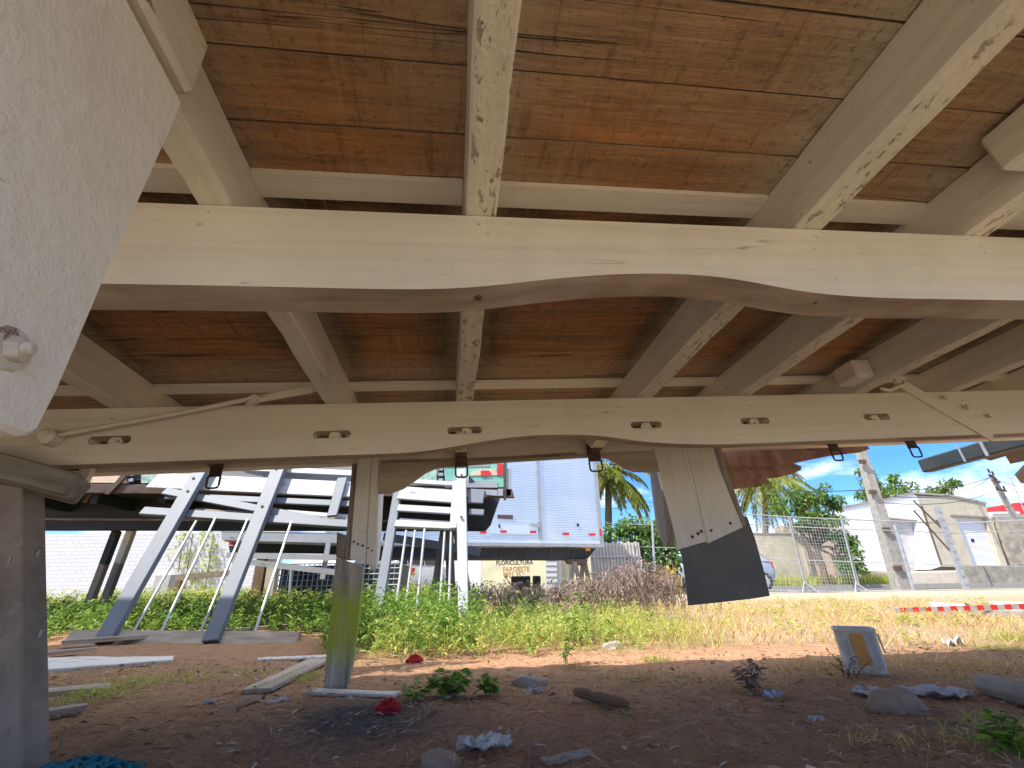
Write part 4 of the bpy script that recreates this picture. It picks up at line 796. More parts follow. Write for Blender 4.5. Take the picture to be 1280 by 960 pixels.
# ================================================================== WHITE FLATBED AND YARD THINGS BEHIND
fb = thing('white_flatbed', (at(350, 690, 8.6)[0], 9, .5), 'white railed flatbed standing behind the leaning rack', 'flatbed')
def q3(name, pts, Y, th, mat, par, bevel=0.): return MB().prism([at(px, py, Y) for px, py in pts], (0, th, 0)).build(name, mat, par, bevel=bevel)
q3('side_rail', [(277, 666), (425, 668), (425, 679), (277, 675)], 8.6, .08, 'whitepaint', fb); q3('lower_rail', [(282, 675.5), (425, 679.5), (425, 682), (282, 677)], 8.65, .08, 'galv', fb)
q3('underframe', [(296, 676), (425, 682), (425, 692), (296, 690)], 9.2, .2, 'dark', fb); q3('tail_lamp', [(286, 676), (295, 676), (295, 682), (286, 681)], 8.8, .05, 'red', fb); q3('lamp_bracket', [(286, 682), (296, 682), (296, 700), (288, 698)], 8.9, .03, 'dark', fb); q3('deck', [(277, 664), (425, 666), (425, 668), (277, 666)], 8.6, 1.8, 'greywood', fb)
wf = thing('wooden_gate', (at(370, 740, 8.2)[0], 8.2, 0), 'broken white wooden gate of thin bars in the weeds behind the rack', 'gate')
def bar3(name, a, b, Y, w, th, mat, par): MB().bar(at(*a, Y), at(*b, Y), w, th, (0, 1, 0)).build(name, mat, par)
for a, b, w, Y_ in (((284, 694), (425, 697), .09, 8.2), ((290, 700), (425, 716), .09, 8.12), ((411, 676), (403, 724), .08, 8.28), ((364, 712), (362, 742), .03, 8.05)): bar3('bar', a, b, Y_, w, .04, 'whitepaint', wf)
for (a, b, w, m_, lab) in (((329, 697), (320, 748), .17, 'logw', 'brown timber post standing in the weeds behind the rack'), ((343, 697), (337, 748), .17, 'beige', 'cream painted post beside the brown timber post')):
    P0, P1 = at(*a, 8.8), at(*b, 8.8); P1[2] = 0; tag(MB().bar(P1, P0, w, .12, (0, 1, 0)).build('timber_post', m_), lab, 'post', 'yard posts')
ms = thing('wire_crate', (at(385, 740, 9.4)[0], 9.4, 0), 'dark wire mesh crate behind the white frame', 'wire crate')
m = MB(); x0, x1 = at(350, 705, 9.4)[0], at(500, 705, 9.4)[0]; z0, z1 = .3, at(380, 705, 9.4)[2]
for k in range(25): x = x0+(x1-x0)*k/24; m.tube([(x, 9.4, .02), (x, 9.4, z1)], .009, 4)
for k in range(9): z = .05+(z1-.05)*k/8; m.tube([(x0, 9.39, z), (x1, 9.39, z)], .009, 4)
m.build('mesh_front', 'galv', ms); MB().box(((x0+x1)/2, 9.9, z1/2), (x1-x0, .8, z1-.05)).build('crate_load', 'blackp', ms)
rb = thing('rusty_beam', (at(250, 725, 9.2)[0], 9.2, 0), 'rusty brown beam on a short leg before the white block wall', 'beam'); bar3('beam', (222, 722), (296, 716), 9.2, .10, .08, 'rock', rb); P0 = at(226, 722, 9.2); MB().bar((P0[0], 9.2, 0), P0-np.array([0, 0, .055]), .10, .08, (0, 1, 0)).build('leg', 'logw', rb)
P0 = at(212, 715, 9.8); tag(MB().bar((P0[0], 9.8, 0), P0, .42, .3, (0, 1, 0)).build('grey_drum', 'greysheet', bevel=.06), 'grey plastic drum beside the rusty beam', 'drum')
# block wall, white wall, yellow wall
def wall(name, x0, x1, Y, z, mat, label, th=.2, cat='wall'):
    return tag(MB().box(((x0+x1)/2, Y+th/2, z/2), (x1-x0, th, z)).build(name, mat, loc=((x0+x1)/2, Y+th/2, 0)), label, cat)
xa = at(20, 700, 13)[0]; xb = at(303, 700, 13)[0]
wall('block_wall', xa-6, xb+1, 13., 1.9, 'block', 'white block wall in bright sun behind the painted truck bed')
for k, (a, b) in enumerate((((73, 690), (57, 735)), ((118, 664), (100, 735)))): pass
xc = at(602, 700, 17)[0]; xd = at(741, 700, 16.6)[0]
wall('white_wall', xb+1.2, xc-.02, 17.0, 2.6, 'whitebright', 'long plain white wall behind the parked hatchback')
yw = thing('yellow_wall', ((xc+xd)/2, 17, 0), 'pale yellow wall with faded hand painted lettering', 'wall')
MB().box(((xc+xd)/2, 17.1, 1.4), (xd-xc, .2, 2.8)).build('wall_face', 'yellow', yw)
def text(s, px, py, wpx, Y, mat, par, name='lettering', rot=0., sx=1.):
    cv = bpy.data.curves.new('t', 'FONT'); cv.body = s; cv.extrude = .002; cv.align_x = 'CENTER'; cv.align_y = 'CENTER'; cv.offset = .012; o = bpy.data.objects.new('t', cv); COL.objects.link(o); dg = bpy.context.evaluated_depsgraph_get(); me = bpy.data.meshes.new_from_object(o.evaluated_get(dg)); bpy.data.objects.remove(o)
    co_ = np.array([v.co for v in me.vertices]); sc = wpx*((at(px, py, Y)-CAM)@fw)/F/(co_[:, 0].max()-co_[:, 0].min()); c = at(px, py, Y); V = np.stack([c[0]+co_[:, 0]*sc, np.full(len(co_), Y)-co_[:, 2]*sc, c[2]+co_[:, 1]*sc*sx], 1)
    m = MB(); m.add(V, [tuple(p.vertices) for p in me.polygons]); bpy.data.meshes.remove(me); return m.build(name, mat, par)
text('FLORICULTURA', 643, 703.5, 46, 16.993, 'ink', yw, sx=1.05); text('FAROESTE', 645, 711.6, 33, 16.993, 'ochre', yw, sx=1.1); text('9925 25', 640, 719, 22, 16.993, 'ochre', yw, sx=1.2)
wn = q3('window', [(682, 694), (696, 694), (697, 738), (683, 738)], 16.95, .04, 'shutter', yw)
for k in range(6): y = 699+k*7; q3('window_bar', [(682, y), (696, y), (696, y+1.3), (682, y+1.3)], 16.93, .018, 'greysheet', wn)
q3('pilaster', [(697.5, 694), (702, 694), (703, 745), (698.5, 745)], 16.9, .1, 'galv', yw); q3('pilaster', [(707, 694), (711, 694), (712, 745), (708, 745)], 16.9, .1, 'concrete', yw)
for (px, w_, lab) in ((651, .55, 'larger black box in the dead brush before the yellow wall'), (671, .22, 'smaller black box in the dead brush before the yellow wall')):
    c = at(px, 733, 14.); tag(MB().box((c[0], 14, .33), (w_, .3, .66)).build('black_box', 'blackp', bevel=.02), lab, 'box', 'black boxes in the brush')

# ================================================================== ALUMINIUM BOX BODY
bx = thing('cargo_container', (at(680, 745, 12)[0], 12, 0), 'big aluminium box truck body on a trestle in the middle of the yard', 'box body')
C0 = at(754, 684, 12.); th = math.radians(16); bd = np.array([-math.cos(th), -math.sin(th), 0]); bn = np.array([math.sin(th), -math.cos(th), 0]); LB = 6.6; HB = 2.7
def BX(s, z, o=0.): return C0+bd*s+np.array([0, 0, z])+bn*o
def bq(name, pts, o, th_, mat, par=bx, bevel=0.): return MB().prism([BX(s, z, o) for s, z in pts], -bn*th_).build(name, mat, par, bevel=bevel)
def bpx(px, py, o=0.): q = pl(px, py, C0+bn*o, bn)-C0; return (float(q@bd), float(q[2]))
m = MB(); n_ = 62; pts = []
for i in range(n_+1):
    z = .16+(HB-.16)*i/n_; pts += [(z, 0.)]
    if i < n_: pts += [(z+.006, -.012), (z+.012, -.012), (z+.018, 0.)]
vs = []; 
for s in (.06, LB):
    vs += [BX(s, z, o) for z, o in pts]
k_ = len(pts); m.add(vs, [(i, i+k_, i+1+k_, i+1) for i in range(k_-1)], [np.array([0 if i < k_ else LB, 0, pts[i % k_][0]]) for i in range(2*k_)]); m.build('side_wall', 'alu', bx)
MB().hexa([BX(.06, .05, -.03), BX(LB, .05, -.03), BX(LB, .05, -2.4), BX(.06, .05, -2.4), BX(.06, HB, -.03), BX(LB, HB, -.03), BX(LB, HB, -2.4), BX(.06, HB, -2.4)]).build('box_shell', 'alu', bx)
bq('corner_post', [(-.02, 0), (.085, 0), (.085, HB), (-.02, HB)], .03, .1, 'galv'); bq('bottom_rail', [(.086, 0), (LB, 0), (LB, .075), (.086, .075)], .03, .08, 'galv'); bq('upper_rail', [(.086, .078), (LB, .078), (LB, .155), (.086, .155)], .02, .07, 'alu')
a = bpx(676, 600); b = bpx(673, 668); s0 = (a[0]+b[0])/2; bq('door_jamb', [(s0-.03, .15), (s0+.04, .15), (s0+.04, HB), (s0-.03, HB)], .035, .05, 'galv')
def bqp(name, P4, o, th_, mat, par=bx): return bq(name, [bpx(*p) for p in P4], o, th_, mat, par)
dr = bqp('door_sill', [(613, 656), (672, 658), (672, 668), (613, 667)], .022, .03, 'alu'); bqp('handle_recess', [(622, 643.5), (641, 644), (641, 649), (622, 648)], .018, .03, 'rust', dr); bqp('latch', [(660, 656), (674, 653), (675, 662), (673, 659)], .06, .03, 'galv', dr); bqp('hinge', [(623, 655), (624.5, 655), (625, 660), (623, 660)], .04, .02, 'dark', dr)
for P4 in ([(625, 663), (633, 663), (633, 666), (625, 666)], [(662, 663.5), (670, 663.5), (670, 666.5), (662, 666.5)], [(703, 666), (711, 666), (711, 669), (703, 669)], [(736, 667), (744, 667), (744, 669.8), (736, 669.8)], [(600, 664), (608, 664), (608, 667), (600, 667)]):
    q = bqp('reflector', P4, .028, .01, 'red')
bqp('corner_reflector', [(748.5, 661), (750.5, 661), (751, 670), (749, 670)], .042, .01, 'red'); bqp('bolt', [(721, 654.5), (723.5, 654.5), (723.5, 658), (721, 658)], .02, .02, 'dark')
uf = MB(); uf.prism([BX(.1, -.01, -.22), BX(LB, -.01, -.22), BX(LB, -.255, -.22), BX(.34, -.255, -.22)], -bn*.9); uf = uf.build('underframe', 'dark', bx)
for k in range(9): s = .7+k*.62; MB().bar(BX(s, -.005, -.21), BX(s+.06, -.26, -.21), .02, .02, bn).build('rib', 'rust', uf)
bqp('marker_lamp', [(735.5, 683), (741, 683), (741, 688), (735.5, 688)], -.15, .05, 'orange')
tr = thing('box_trestle', (at(720, 745, 12)[0], 12.2, 0), 'dark A frame trestle carrying the aluminium box body', 'trestle')
for a, b, Y0, Y1 in (((718, 700), (711, 750), 12.0, 11.8), ((718, 700), (729, 750), 12.0, 11.85), ((730, 698), (740, 748), 12.5, 12.6), ((729, 698), (725, 750), 12.4, 12.3)):
    P0, P1 = at(*a, Y0), at(*b, Y1); P1[2] = hgt(0, 12); MB().bar(P1, P0, .10, .08, (0, 1, 0)).build('leg', 'greywood', tr)
q3('top_beam', [(708, 699), (735, 699), (733, 706), (712, 704)], 11.95, .6, 'rust', tr)

# ================================================================== CARS
def car(c, paint, label, L=4.2, extra=None):
    """hatchback whose nose points to -X"""
    t = thing('parked_car', c, label, 'car'); c = np.asarray(c, float)
    st = [(-2.1, .45, .62, .60), (-2.0, .30, .76, .74), (-1.5, .25, .90, .82), (-.95, .25, .98, .84), (-.2, .25, 1.0, .85), (.8, .25, 1.0, .85), (1.5, .25, 1.02, .84), (1.95, .30, .98, .78), (2.08, .45, .86, .70)]
    m = MB(); vs = []; n = 10
    for x, zb, zt, hw in st:
        ring = [(-hw*.9, zb), (-hw, zb+.12), (-hw*1.0, (zb+zt)/2), (-hw*.97, zt-.08), (-hw*.86, zt), (hw*.86, zt), (hw*.97, zt-.08), (hw, (zb+zt)/2), (hw, zb+.12), (hw*.9, zb)]
        vs += [c+np.array([x, y, z]) for y, z in ring]
    fs = [(i*n+j, (i+1)*n+j, (i+1)*n+(j+1) % n, i*n+(j+1) % n) for i in range(len(st)-1) for j in range(n)]+[tuple(range(n)), tuple(range((len(st)-1)*n+n-1, (len(st)-1)*n-1, -1))]
    m.add(vs, fs); o = m.build('body', paint, t, smooth=True, bevel=0); fix_normals(o)
    gh = [(-1.05, .97, .97, .80), (-.35, .97, 1.42, .66), (.3, .97, 1.50, .64), (1.1, .97, 1.46, .63), (1.6, .97, 1.30, .64), (1.95, .97, .99, .74)]
    m = MB(); vs = []
    for x, zb, zt, hw in gh: vs += [c+np.array([x, y, z]) for y, z in ((-.80, zb), (-hw, zt-.04), (-hw*.8, zt), (hw*.8, zt), (hw, zt-.04), (.80, zb))]
    fs = [(i*6+j, (i+1)*6+j, (i+1)*6+(j+1) % 6, i*6+(j+1) % 6) for i in range(len(gh)-1) for j in range(6)]+[tuple(range(6)), tuple(range(len(gh)*6-1, len(gh)*6-7, -1))]
    m.add(vs, fs); o = m.build('cabin', paint, t, smooth=False); fix_normals(o)
    for (p4) in ([(-.75, 1.0), (-.1, 1.0), (-.1, 1.38), (-.38, 1.34)], [(-.02, 1.0), (.75, 1.0), (.75, 1.40), (-.02, 1.40)], [(.83, 1.0), (1.55, 1.02), (1.30, 1.32), (.83, 1.39)]):
        y = lambda z: -.81+(.16)*(z-.97)/.5-.012
        MB().prism([c+np.array([x, y(z), z]) for x, z in p4], (0, .02, 0)).build('side_window', 'glass', t)
    MB().prism([c+np.array(p) for p in ((-1.03, -.66, 1.0), (-1.03, .66, 1.0), (-.42, .56, 1.39), (-.42, -.56, 1.39))], (-.02, 0, .012)).build('windscreen', 'glass', t)
    MB().prism([c+np.array(p) for p in ((1.88, -.6, 1.05), (1.88, .6, 1.05), (1.63, .52, 1.27), (1.63, -.52, 1.27))], (.025, 0, .02)).build('rear_window', 'glass', t)
    for x in (-1.5, 1.52):
        for y in (-.80, .80):
            s = -1 if y < 0 else 1; w = thing('wheel', c+np.array([x, y, .31]), None, None); w.parent = t; w.matrix_parent_inverse = t.matrix_world.inverted()
            MB().tube([c+np.array([x, y-.09*1, .31]), c+np.array([x, y+.09, .31])], .31, 20).build('tyre', 'tyre', w)
            MB().tube([c+np.array([x, y+s*.09, .31]), c+np.array([x, y+s*.105, .31])], .21, 16, .19).build('rim', 'chrome', w)
    for y in (-.62, .62):
        MB().box(c+np.array([-2.03, y, .70]), (.12, .28, .14)).build('headlight', 'chrome', t, bevel=.03); MB().box(c+np.array([2.0, y, .84]), (.14, .22, .24)).build('tail_light', 'red', t, bevel=.03)
    for y in (-.9, .9): MB().box(c+np.array([-.72, y, 1.03]), (.12, .14, .10)).build('side_mirror', paint, t, bevel=.02)
    if extra: MB().box(c+np.array([-.1, -.865, .80]), (.62, .012, .20)).build('door_sticker', 'red', t)
    return t
pc = at(979, 738, 17.); c1 = np.array([pc[0]-2.1, 17.9, float(hgt(0, 17))]); car(c1, 'carsilver', 'silver hatchback parked on the road half hidden by the rubber flap')
pc = at(484, 735, 15.5); c2 = car(np.array([pc[0], 15.6, float(hgt(0, 16))-.05]), 'carwhite', 'white hatchback with a red door sticker beyond the green weeds', extra=True); c2.rotation_euler = (0, 0, math.radians(62))

# ================================================================== TREES
def leafcloud(C, R, n, L, Wd, r, flat=1.):
    C = np.asarray(C); R = np.asarray(R); i = r.integers(0, len(C), n); d = nrm(r.normal(0, 1, (n, 3))); rad = r.random((n, 1))**.45; P = C[i]+d*rad*R[i][:, None]*np.array([1, 1, flat]); D = nrm(d+r.normal(0, .7, (n, 3))+np.array([0, 0, -.15]))
    return leafq(P, D, r.uniform(.6, 1.2, n)*L, Wd, .5, r)
def tree(name, base, h, crown, label, seed, n=2600, L=.3, Wd=.13, mat=None, group=None, tr=.14, flat=.7, cat='tree'):
    """crown: list of (dx,dy,dz,r) clusters each on a limb"""
    r = np.random.default_rng(seed); base = np.asarray(base, float); t = thing(name, base, label, cat, group); m = MB(); fork = base+np.array([0, 0, h*.45]); m.tube([base, base+np.array([.05, 0, h*.22]), fork], tr, 8, tr*.7)
    for dx, dy, dz, R in crown:
        e = base+np.array([dx, dy, dz]); md = (fork+e)/2+r.normal(0, .12, 3); m.tube([fork, md, e], tr*.5, 6, tr*.12)
        for k in range(3): e2 = e+r.normal(0, R*.6, 3); m.tube([md, (md+e2)/2+r.normal(0, .05, 3), e2], tr*.2, 5, tr*.05)
    m.build('trunk', 'bark', t); sub = []; Rs = []
    for dx, dy, dz, R in crown:
        for k in range(7): sub.append(base+np.array([dx, dy, dz])+r.normal(0, R*.55, 3)*np.array([1, 1, flat])); Rs.append(R*r.uniform(.28, .5))
    qmesh('crown', [leafcloud(sub, Rs, n, L, Wd, r, flat)], mat or L_tree, t); return t
def palm(base, top, label, seed, nf=17, fl=2.3, group=None):
    r = np.random.default_rng(seed); base = np.asarray(base, float); top = np.asarray(top, float); t = thing('palm_tree', base, label, 'palm tree', group); m = MB(); P = [base+(top-base)*f+np.array([.12*math.sin(f*2), 0, 0])-np.array([.12*math.sin(2)*f, 0, 0]) for f in np.linspace(0, 1, 12)]
    m.tube(P, [.17-.05*i/11+(.012 if i % 2 else 0) for i in range(12)], 10); m.build('trunk', 'bark', t)
    for k in range(nf):
        az = k*2.4+r.uniform(-.3, .3); el = r.uniform(-.5, 1.0) if k > 5 else r.uniform(.9, 1.4); L_ = fl*r.uniform(.8, 1.15); path = []; p = top.copy(); d = np.array([math.cos(az)*math.cos(el), math.sin(az)*math.cos(el), math.sin(el)])
        for i in range(15): path.append(p.copy()); p = p+d*L_/14; d = un(d-np.array([0, 0, .13+.04*r.random()]))
        f = MB(); f.tube(path, .022, 5, .006); fr = f.build('frond', L_palm, t); Q = []
        A = []; D = []; LL = []
        for i in range(1, 14):
            for j in range(5):
                q = path[i]+(path[i+1]-path[i])*(j/5); dd = un(path[i+1]-path[i]); sd = un(np.cross(dd, [0, 0, 1.])); fr_ = (i+j/5)/14
                for s in (-1, 1): A.append(q); D.append(un(sd*s*.8+dd*.65+np.array([0, 0, -.35-.4*r.random()]))); LL.append(.52*math.sin(min(1, fr_*1.1+.12)*2.6)*r.uniform(.8, 1.1)+.05)
        qmesh('leaflets', [leafq(np.array(A), np.array(D), np.array(LL), .05, .35, r)], L_palm, fr)
    return t
q = at(760, 642, 19.); q2_ = at(757, 735, 19.); palm((q2_[0], 19., .1), at(760, 597, 19.), 'palm tree right behind the aluminium box body', 71, 40, 2.1)
palm((at(955, 730, 25.)[0], 25., .1), at(955, 600, 25.), 'palm tree behind the cream garden wall', 72, 34, 3.4)
bs = at(1032, 727, 20.3); bs[2] = .13
tree('leafy_tree', bs, 3.6, [(-.7, .3, 3.35, .55), (0, .2, 3.75, .6), (.6, 0, 3.5, .6), (.1, -.2, 2.9, .55), (.9, -.2, 2.8, .5), (.8, -.2, 2.1, .5), (1.1, -.3, 1.5, .5), (1.0, -.2, .9, .5), (1.35, 0, 3.3, .4), (-.3, -.1, 2.6, .4)], 'leafy green tree hanging over the garden wall left of the concrete pole', 73, 4200, .24, .085)
for i, (px, py, Y, cr_, lab) in enumerate(((1126, 620, 30., [(-.3, 0, 4.9, .55), (.3, 0, 5.4, .4), (.15, 0, 6.2, .3), (.9, 0, 5.0, .45)], 'sparse treetop with a tall shoot rising left behind the garage roof'), (1190, 620, 31., [(-1.2, 0, 5.0, .5), (-.3, 0, 5.0, .5), (.9, 0, 4.9, .45), (1.6, 0, 5.1, .4), (-.9, 0, 5.8, .35), (2.2, 0, 5.4, .25)], 'wide sparse treetop behind the right part of the garage roof'))):
    b_ = at(px, 735, Y); b_[2] = .1; k_ = (at(px, py, Y)[2]-4.9); tree('background_tree', b_, 4.2+k_, [(x*1.25, y, z+k_+.2, R*1.15) for x, y, z, R in cr_], lab, 80+i, 1300, .30, .12)
# hedge of vines on the fence, yellow shrub
r = np.random.default_rng(90); hb = at(795, 735, 14.5); t = thing('vine_hedge', (hb[0], 14.5, .1), 'green vine hedge grown over the fence right of the box body', 'hedge')
C = []; R = []
for k in range(170):
    px = r.uniform(752, 846); top = np.interp(px, [752, 765, 785, 815, 846], [672, 654, 648, 652, 668]); py = top+3+(740-top)*r.random()
    if px < 800 and py > 690: continue
    C.append(at(px, py, 14.6+r.uniform(0, .5))); R.append(r.uniform(.14, .3))
qmesh('foliage', [leafcloud(C, R, 5200, .16, .11, r)], L_vine, t); m = MB()
for px in (760, 790, 812, 835): m.tube([(at(px, 735, 14.9)[0], 14.9, .1), at(px+3, 700, 14.9), at(px, 665, 14.9)], .03, 5, .012)
m.build('stems', 'bark', t)
r = np.random.default_rng(91); c = at(832, 722, 14.); t = thing('yellow_shrub', (c[0], 14, .1), 'small yellow leaved shrub beside the parked silver hatchback', 'shrub'); qmesh('foliage', [leafcloud([c, c+np.array([.15, 0, -.2]), c+np.array([-.15, 0, -.15])], [.28, .26, .25], 420, .22, .06, r)], mLeaf('yellow_leaf', (.35, .22, .02), (.55, .40, .04), (.62, .50, .10)), t); m = MB(); m.tube([(c[0], 14, .1), c], .03, 6); m.build('stem', 'bark', t)
# vine specks on the white block wall
r = np.random.default_rng(92); t = thing('wall_creeper', (at(250, 735, 12.9)[0], 12.9, .1), 'thin creeper climbing the white block wall', 'creeper'); C = []
for k in range(60): C.append(at(r.normal(232 if k % 2 else 262, 12), r.uniform(664, 735), 12.9))
qmesh('leaves', [leafcloud(C, [.14]*60, 420, .10, .06, r)], L_yell, t); m = MB()
for px in (225, 236, 262): m.tube([at(px-6, 738, 12.92), at(px, 700, 12.92), at(px+5, 668, 12.92)], .012, 5)
m.build('stems', 'bark', t)
# sheet fence + chain-link
t = thing('sheet_fence', (at(770, 735, 14.3)[0], 14.3, .1), 'grey corrugated sheet fence below the vine hedge', 'fence'); m = MB(); x0, x1 = at(738, 700, 14.3)[0], at(801, 700, 14.3)[0]; zt = at(770, 678, 14.3)[2]; n_ = 60; vs = []
for i in range(n_+1):
    x = x0+(x1-x0)*i/n_; y = 14.3+.025*(1 if (i//2) % 2 else -1); vs += [(x, y, .05), (x, y, zt+.02*math.sin(i*.7))]
m.add(vs, [(2*i, 2*i+2, 2*i+3, 2*i+1) for i in range(n_)]); m.build('sheet', 'greysheet', t); m = MB(); m.bar((x0, 14.26, zt*.75), (x1, 14.26, zt*.75), .04, .03, (0, 1, 0)); m.build('rail', 'galv', t)
def fence_panel(a, b, c, d, Y, label, feet=True, name='mesh_panel', cells=(26, 18), dens=True, group='mesh fence panels'):
    """a,b: bottom/top px of the left post; c,d of the right"""
    A0_, A1_, B0_, B1_ = at(*a, Y), at(*b, Y), at(*c, Y), at(*d, Y); t = thing(name, (A0_+B0_)/2*np.array([1, 1, 0])+np.array([0, 0, .1]), label, 'fence', group)
    m = MB(); m.tube([A0_, A1_, B1_, B0_], .024, 8); m.tube([A0_, B0_], .02, 6); m.tube([A1_+(A0_-A1_)*.14, B1_+(B0_-B1_)*.14], .016, 6); m.tube([A1_+(A0_-A1_)*.60, B1_+(B0_-B1_)*.60], .012, 6); m.build('frame', 'galv', t)
    if dens:
        m = MB(); nx, nz = cells
        for i in range(1, nx): f = i/nx; m.tube([A0_+(B0_-A0_)*f, A1_+(B1_-A1_)*f], .0042, 3)
        for i in range(1, nz): f = i/nz; m.tube([A0_+(A1_-A0_)*f, B0_+(B1_-B0_)*f], .0042, 3)
        o = m.build('wire_mesh', 'galv', t)
    if feet:
        m = MB(); p = B0_+np.array([0, 0, .22])
        for dx in (-.22, .22): m.tube([p, B0_+np.array([dx, -.18, -.04])], .016, 6)
        m.build('splayed_foot', 'galv', t)
    return t
fence_panel((938, 737), (925, 642), (1008, 739), (985, 646), 13., 'mesh fence panel beside the rubber flap, first from the left', cells=(18, 22))
fence_panel((1010, 739), (987, 646), (1073, 740), (1051, 649), 13., 'mesh fence panel with the vine tree behind it', cells=(18, 22))
fence_panel((1076, 740), (1053, 649), (1212, 744), (1178, 654), 13., 'wide open fence panel in front of the concrete pole and garage', dens=False, feet=False)
fence_panel((1214, 744), (1180, 655), (1330, 750), (1285, 650), 13., 'open fence panel in front of the stone wall at the right edge', dens=False, feet=False)
P0, P1 = at(820, 745, 13.3), at(815, 652, 13.3); t = thing('fence_post', (P0[0], 13.3, .1), 'slim grey fence post before the vine hedge', 'post'); MB().tube([P0, P1], .035, 8).build('post', 'galv', t); m = MB()
for y in (656, 684, 735): m.tube([at(752, y-2, 13.3), at(818, y, 13.3), at(850, y+1, 13.3)], .008, 4)
m.build('wire', 'galv', t)
# steel gate post with braces
t = thing('steel_gate_post', (at(1212, 744, 12.8)[0], 12.8, .05), 'leaning lattice steel gate post with diagonal braces before the garage', 'gate post')
m = MB(); P0, P1 = at(1212, 746, 12.8), at(1171, 634, 12.8); m.bar(P0, P1, .13, .08, (0, 1, 0)); m.build('post', 'galv', t)
for f in np.linspace(.05, .95, 11): q = P0+(P1-P0)*f; MB().bar(q-np.array([.0, .05, .025]), q+np.array([0, -.05, .025]), .10, .012, (0, 1, 0)).build('batten_plate', 'galv', t)
for a, b in (((1142, 626), (1187, 670)), ((1142, 638), (1194, 696)), ((1152, 632), (1177, 706)), ((1170, 650), (1188, 668))): m = MB(); m.tube([at(*a, 12.9), at(*b, 12.82)], .022, 6); m.build('brace', 'rust', t)
m = MB(); m.tube([at(1140, 625.5, 12.9), at(1166, 625, 12.9)], .014, 6); m.tube([at(1142, 638, 12.9), at(1164, 637.5, 12.9)], .014, 6); m.build('white_arm', 'whitepaint', t)
# ================================================================== ROAD, WALL, GARAGE
def sheet(name, pts, mat, th=None): return struct(MB().add(pts, [tuple(range(len(pts)))]).build(name, mat))
def strip(name, x0, x1, y0, y1, dz, mat):
    m = MB(); xs = np.linspace(x0, x1, 12); ys = np.linspace(y0, y1, 12); m.add([(x, y, float(hgt(x, y))+dz) for y in ys for x in xs], [(j*12+i, j*12+i+1, (j+1)*12+i+1, (j+1)*12+i) for j in range(11) for i in range(11)]); return struct(m.build(name, mat, loc=((x0+x1)/2, (y0+y1)/2, 0)))
strip('road', -40, 70, 15.2, 20., .012, 'asphalt'); struct(MB().box((25, 20.1, .2), (90, .18, .16)).build('kerb', 'kerb')); strip('sidewalk', 5.5, 70, 12.9, 15.1, .006, 'kerb')
r = np.random.default_rng(95); Bz = np.stack([r.uniform(7., 16.3, 5200), r.uniform(20.25, 21.9, 5200), np.full(5200, .14)], 1); tag(bladefaces('verge_grass', Bz, r.uniform(.2, .75, 5200), .03, r.uniform(.2, .9, 5200), L_yell, r), 'green verge grass at the foot of the cream garden wall', 'grass', kind='stuff')
w0_, w1_, w2_ = at(925, 727, 22.), at(1012, 727, 22.), at(1075, 727, 22.); zt = at(960, 663, 22.)[2]; zt2 = at(1020, 668, 22.)[2]
t = thing('garden_wall', ((w0_[0]+w2_[0])/2, 22, .1), 'stained cream garden wall with an orange patch behind the mesh fence', 'wall')
MB().prism([(w0_[0]-2.2, 22, 0), (w1_[0], 22, 0), (w1_[0], 22, zt2), (w0_[0]-2.2, 22, zt)], (0, .2, 0)).build('wall_panel', 'wallcream', t); MB().prism([(w1_[0]+.16, 22, 0), (w2_[0], 22, 0), (w2_[0], 22, zt2-.15), (w1_[0]+.16, 22, zt2)], (0, .2, 0)).build('wall_panel', 'wallorange', t)
MB().box((w1_[0]+.08, 21.98, zt2/2), (.155, .3, zt2+.1)).build('pier', 'beige', t); MB().bar((w0_[0]-2.2, 22.1, zt+.02), (w1_[0], 22.1, zt2+.02), .26, .05).build('coping', 'concrete', t)
GY = 22.5
gar = thing('garage_building', (at(1170, 705, GY)[0], GY, .8), 'low garage building, white left half and beige right half with two shutter doors', 'building')
def gq(name, pts, o, th_, mat, par=gar): return MB().prism([at(px, py, GY)+np.array([0, o, 0]) for px, py in pts], (0, th_, 0)).build(name, mat, par)
gq('white_front', [(1046, 636), (1103, 626), (1110.5, 646.5), (1131, 714), (1060, 714)], 0, .25, 'whitebright'); gq('white_front', [(1103.2, 626), (1140, 617), (1147, 650), (1110.6, 646.3)], 0, .25, 'whitebright'); gq('white_front', [(1140.2, 617), (1146, 620), (1176, 708), (1163, 712), (1148, 712), (1147.3, 650)], 0, .25, 'whitebright')
gq('beige_front', [(1146.3, 620), (1186, 620), (1194, 646), (1218, 709), (1176.3, 708)], 0, .25, 'beige'); gq('beige_front', [(1186.3, 620), (1232, 630), (1236, 648), (1194.2, 645.8)], 0, .25, 'beige'); gq('beige_front', [(1233, 648), (1239, 648), (1260, 708), (1252, 708)], 0, .25, 'beige')
gq('roller_door', [(1108, 645), (1149, 648), (1151, 714), (1131, 714)], .28, .04, 'greysheet'); d2 = gq('roller_door', [(1190, 644), (1235, 646), (1254, 709), (1216, 709)], .2, .04, 'roller'); gq('door_lock', [(1218, 673), (1222, 673), (1223, 677), (1219, 677)], .185, .012, 'dark', d2)
gq('roof_coping', [(1046, 634), (1103, 624), (1140, 615), (1186, 618), (1232, 628), (1232, 630.5), (1186, 620.5), (1140, 617.5), (1103, 626.5), (1046, 636.5)], -.06, .5, 'concrete'); gq('lintel_band', [(1187, 643), (1260, 647), (1260, 648.4), (1187, 644.4)], -.05, .048, 'concrete')
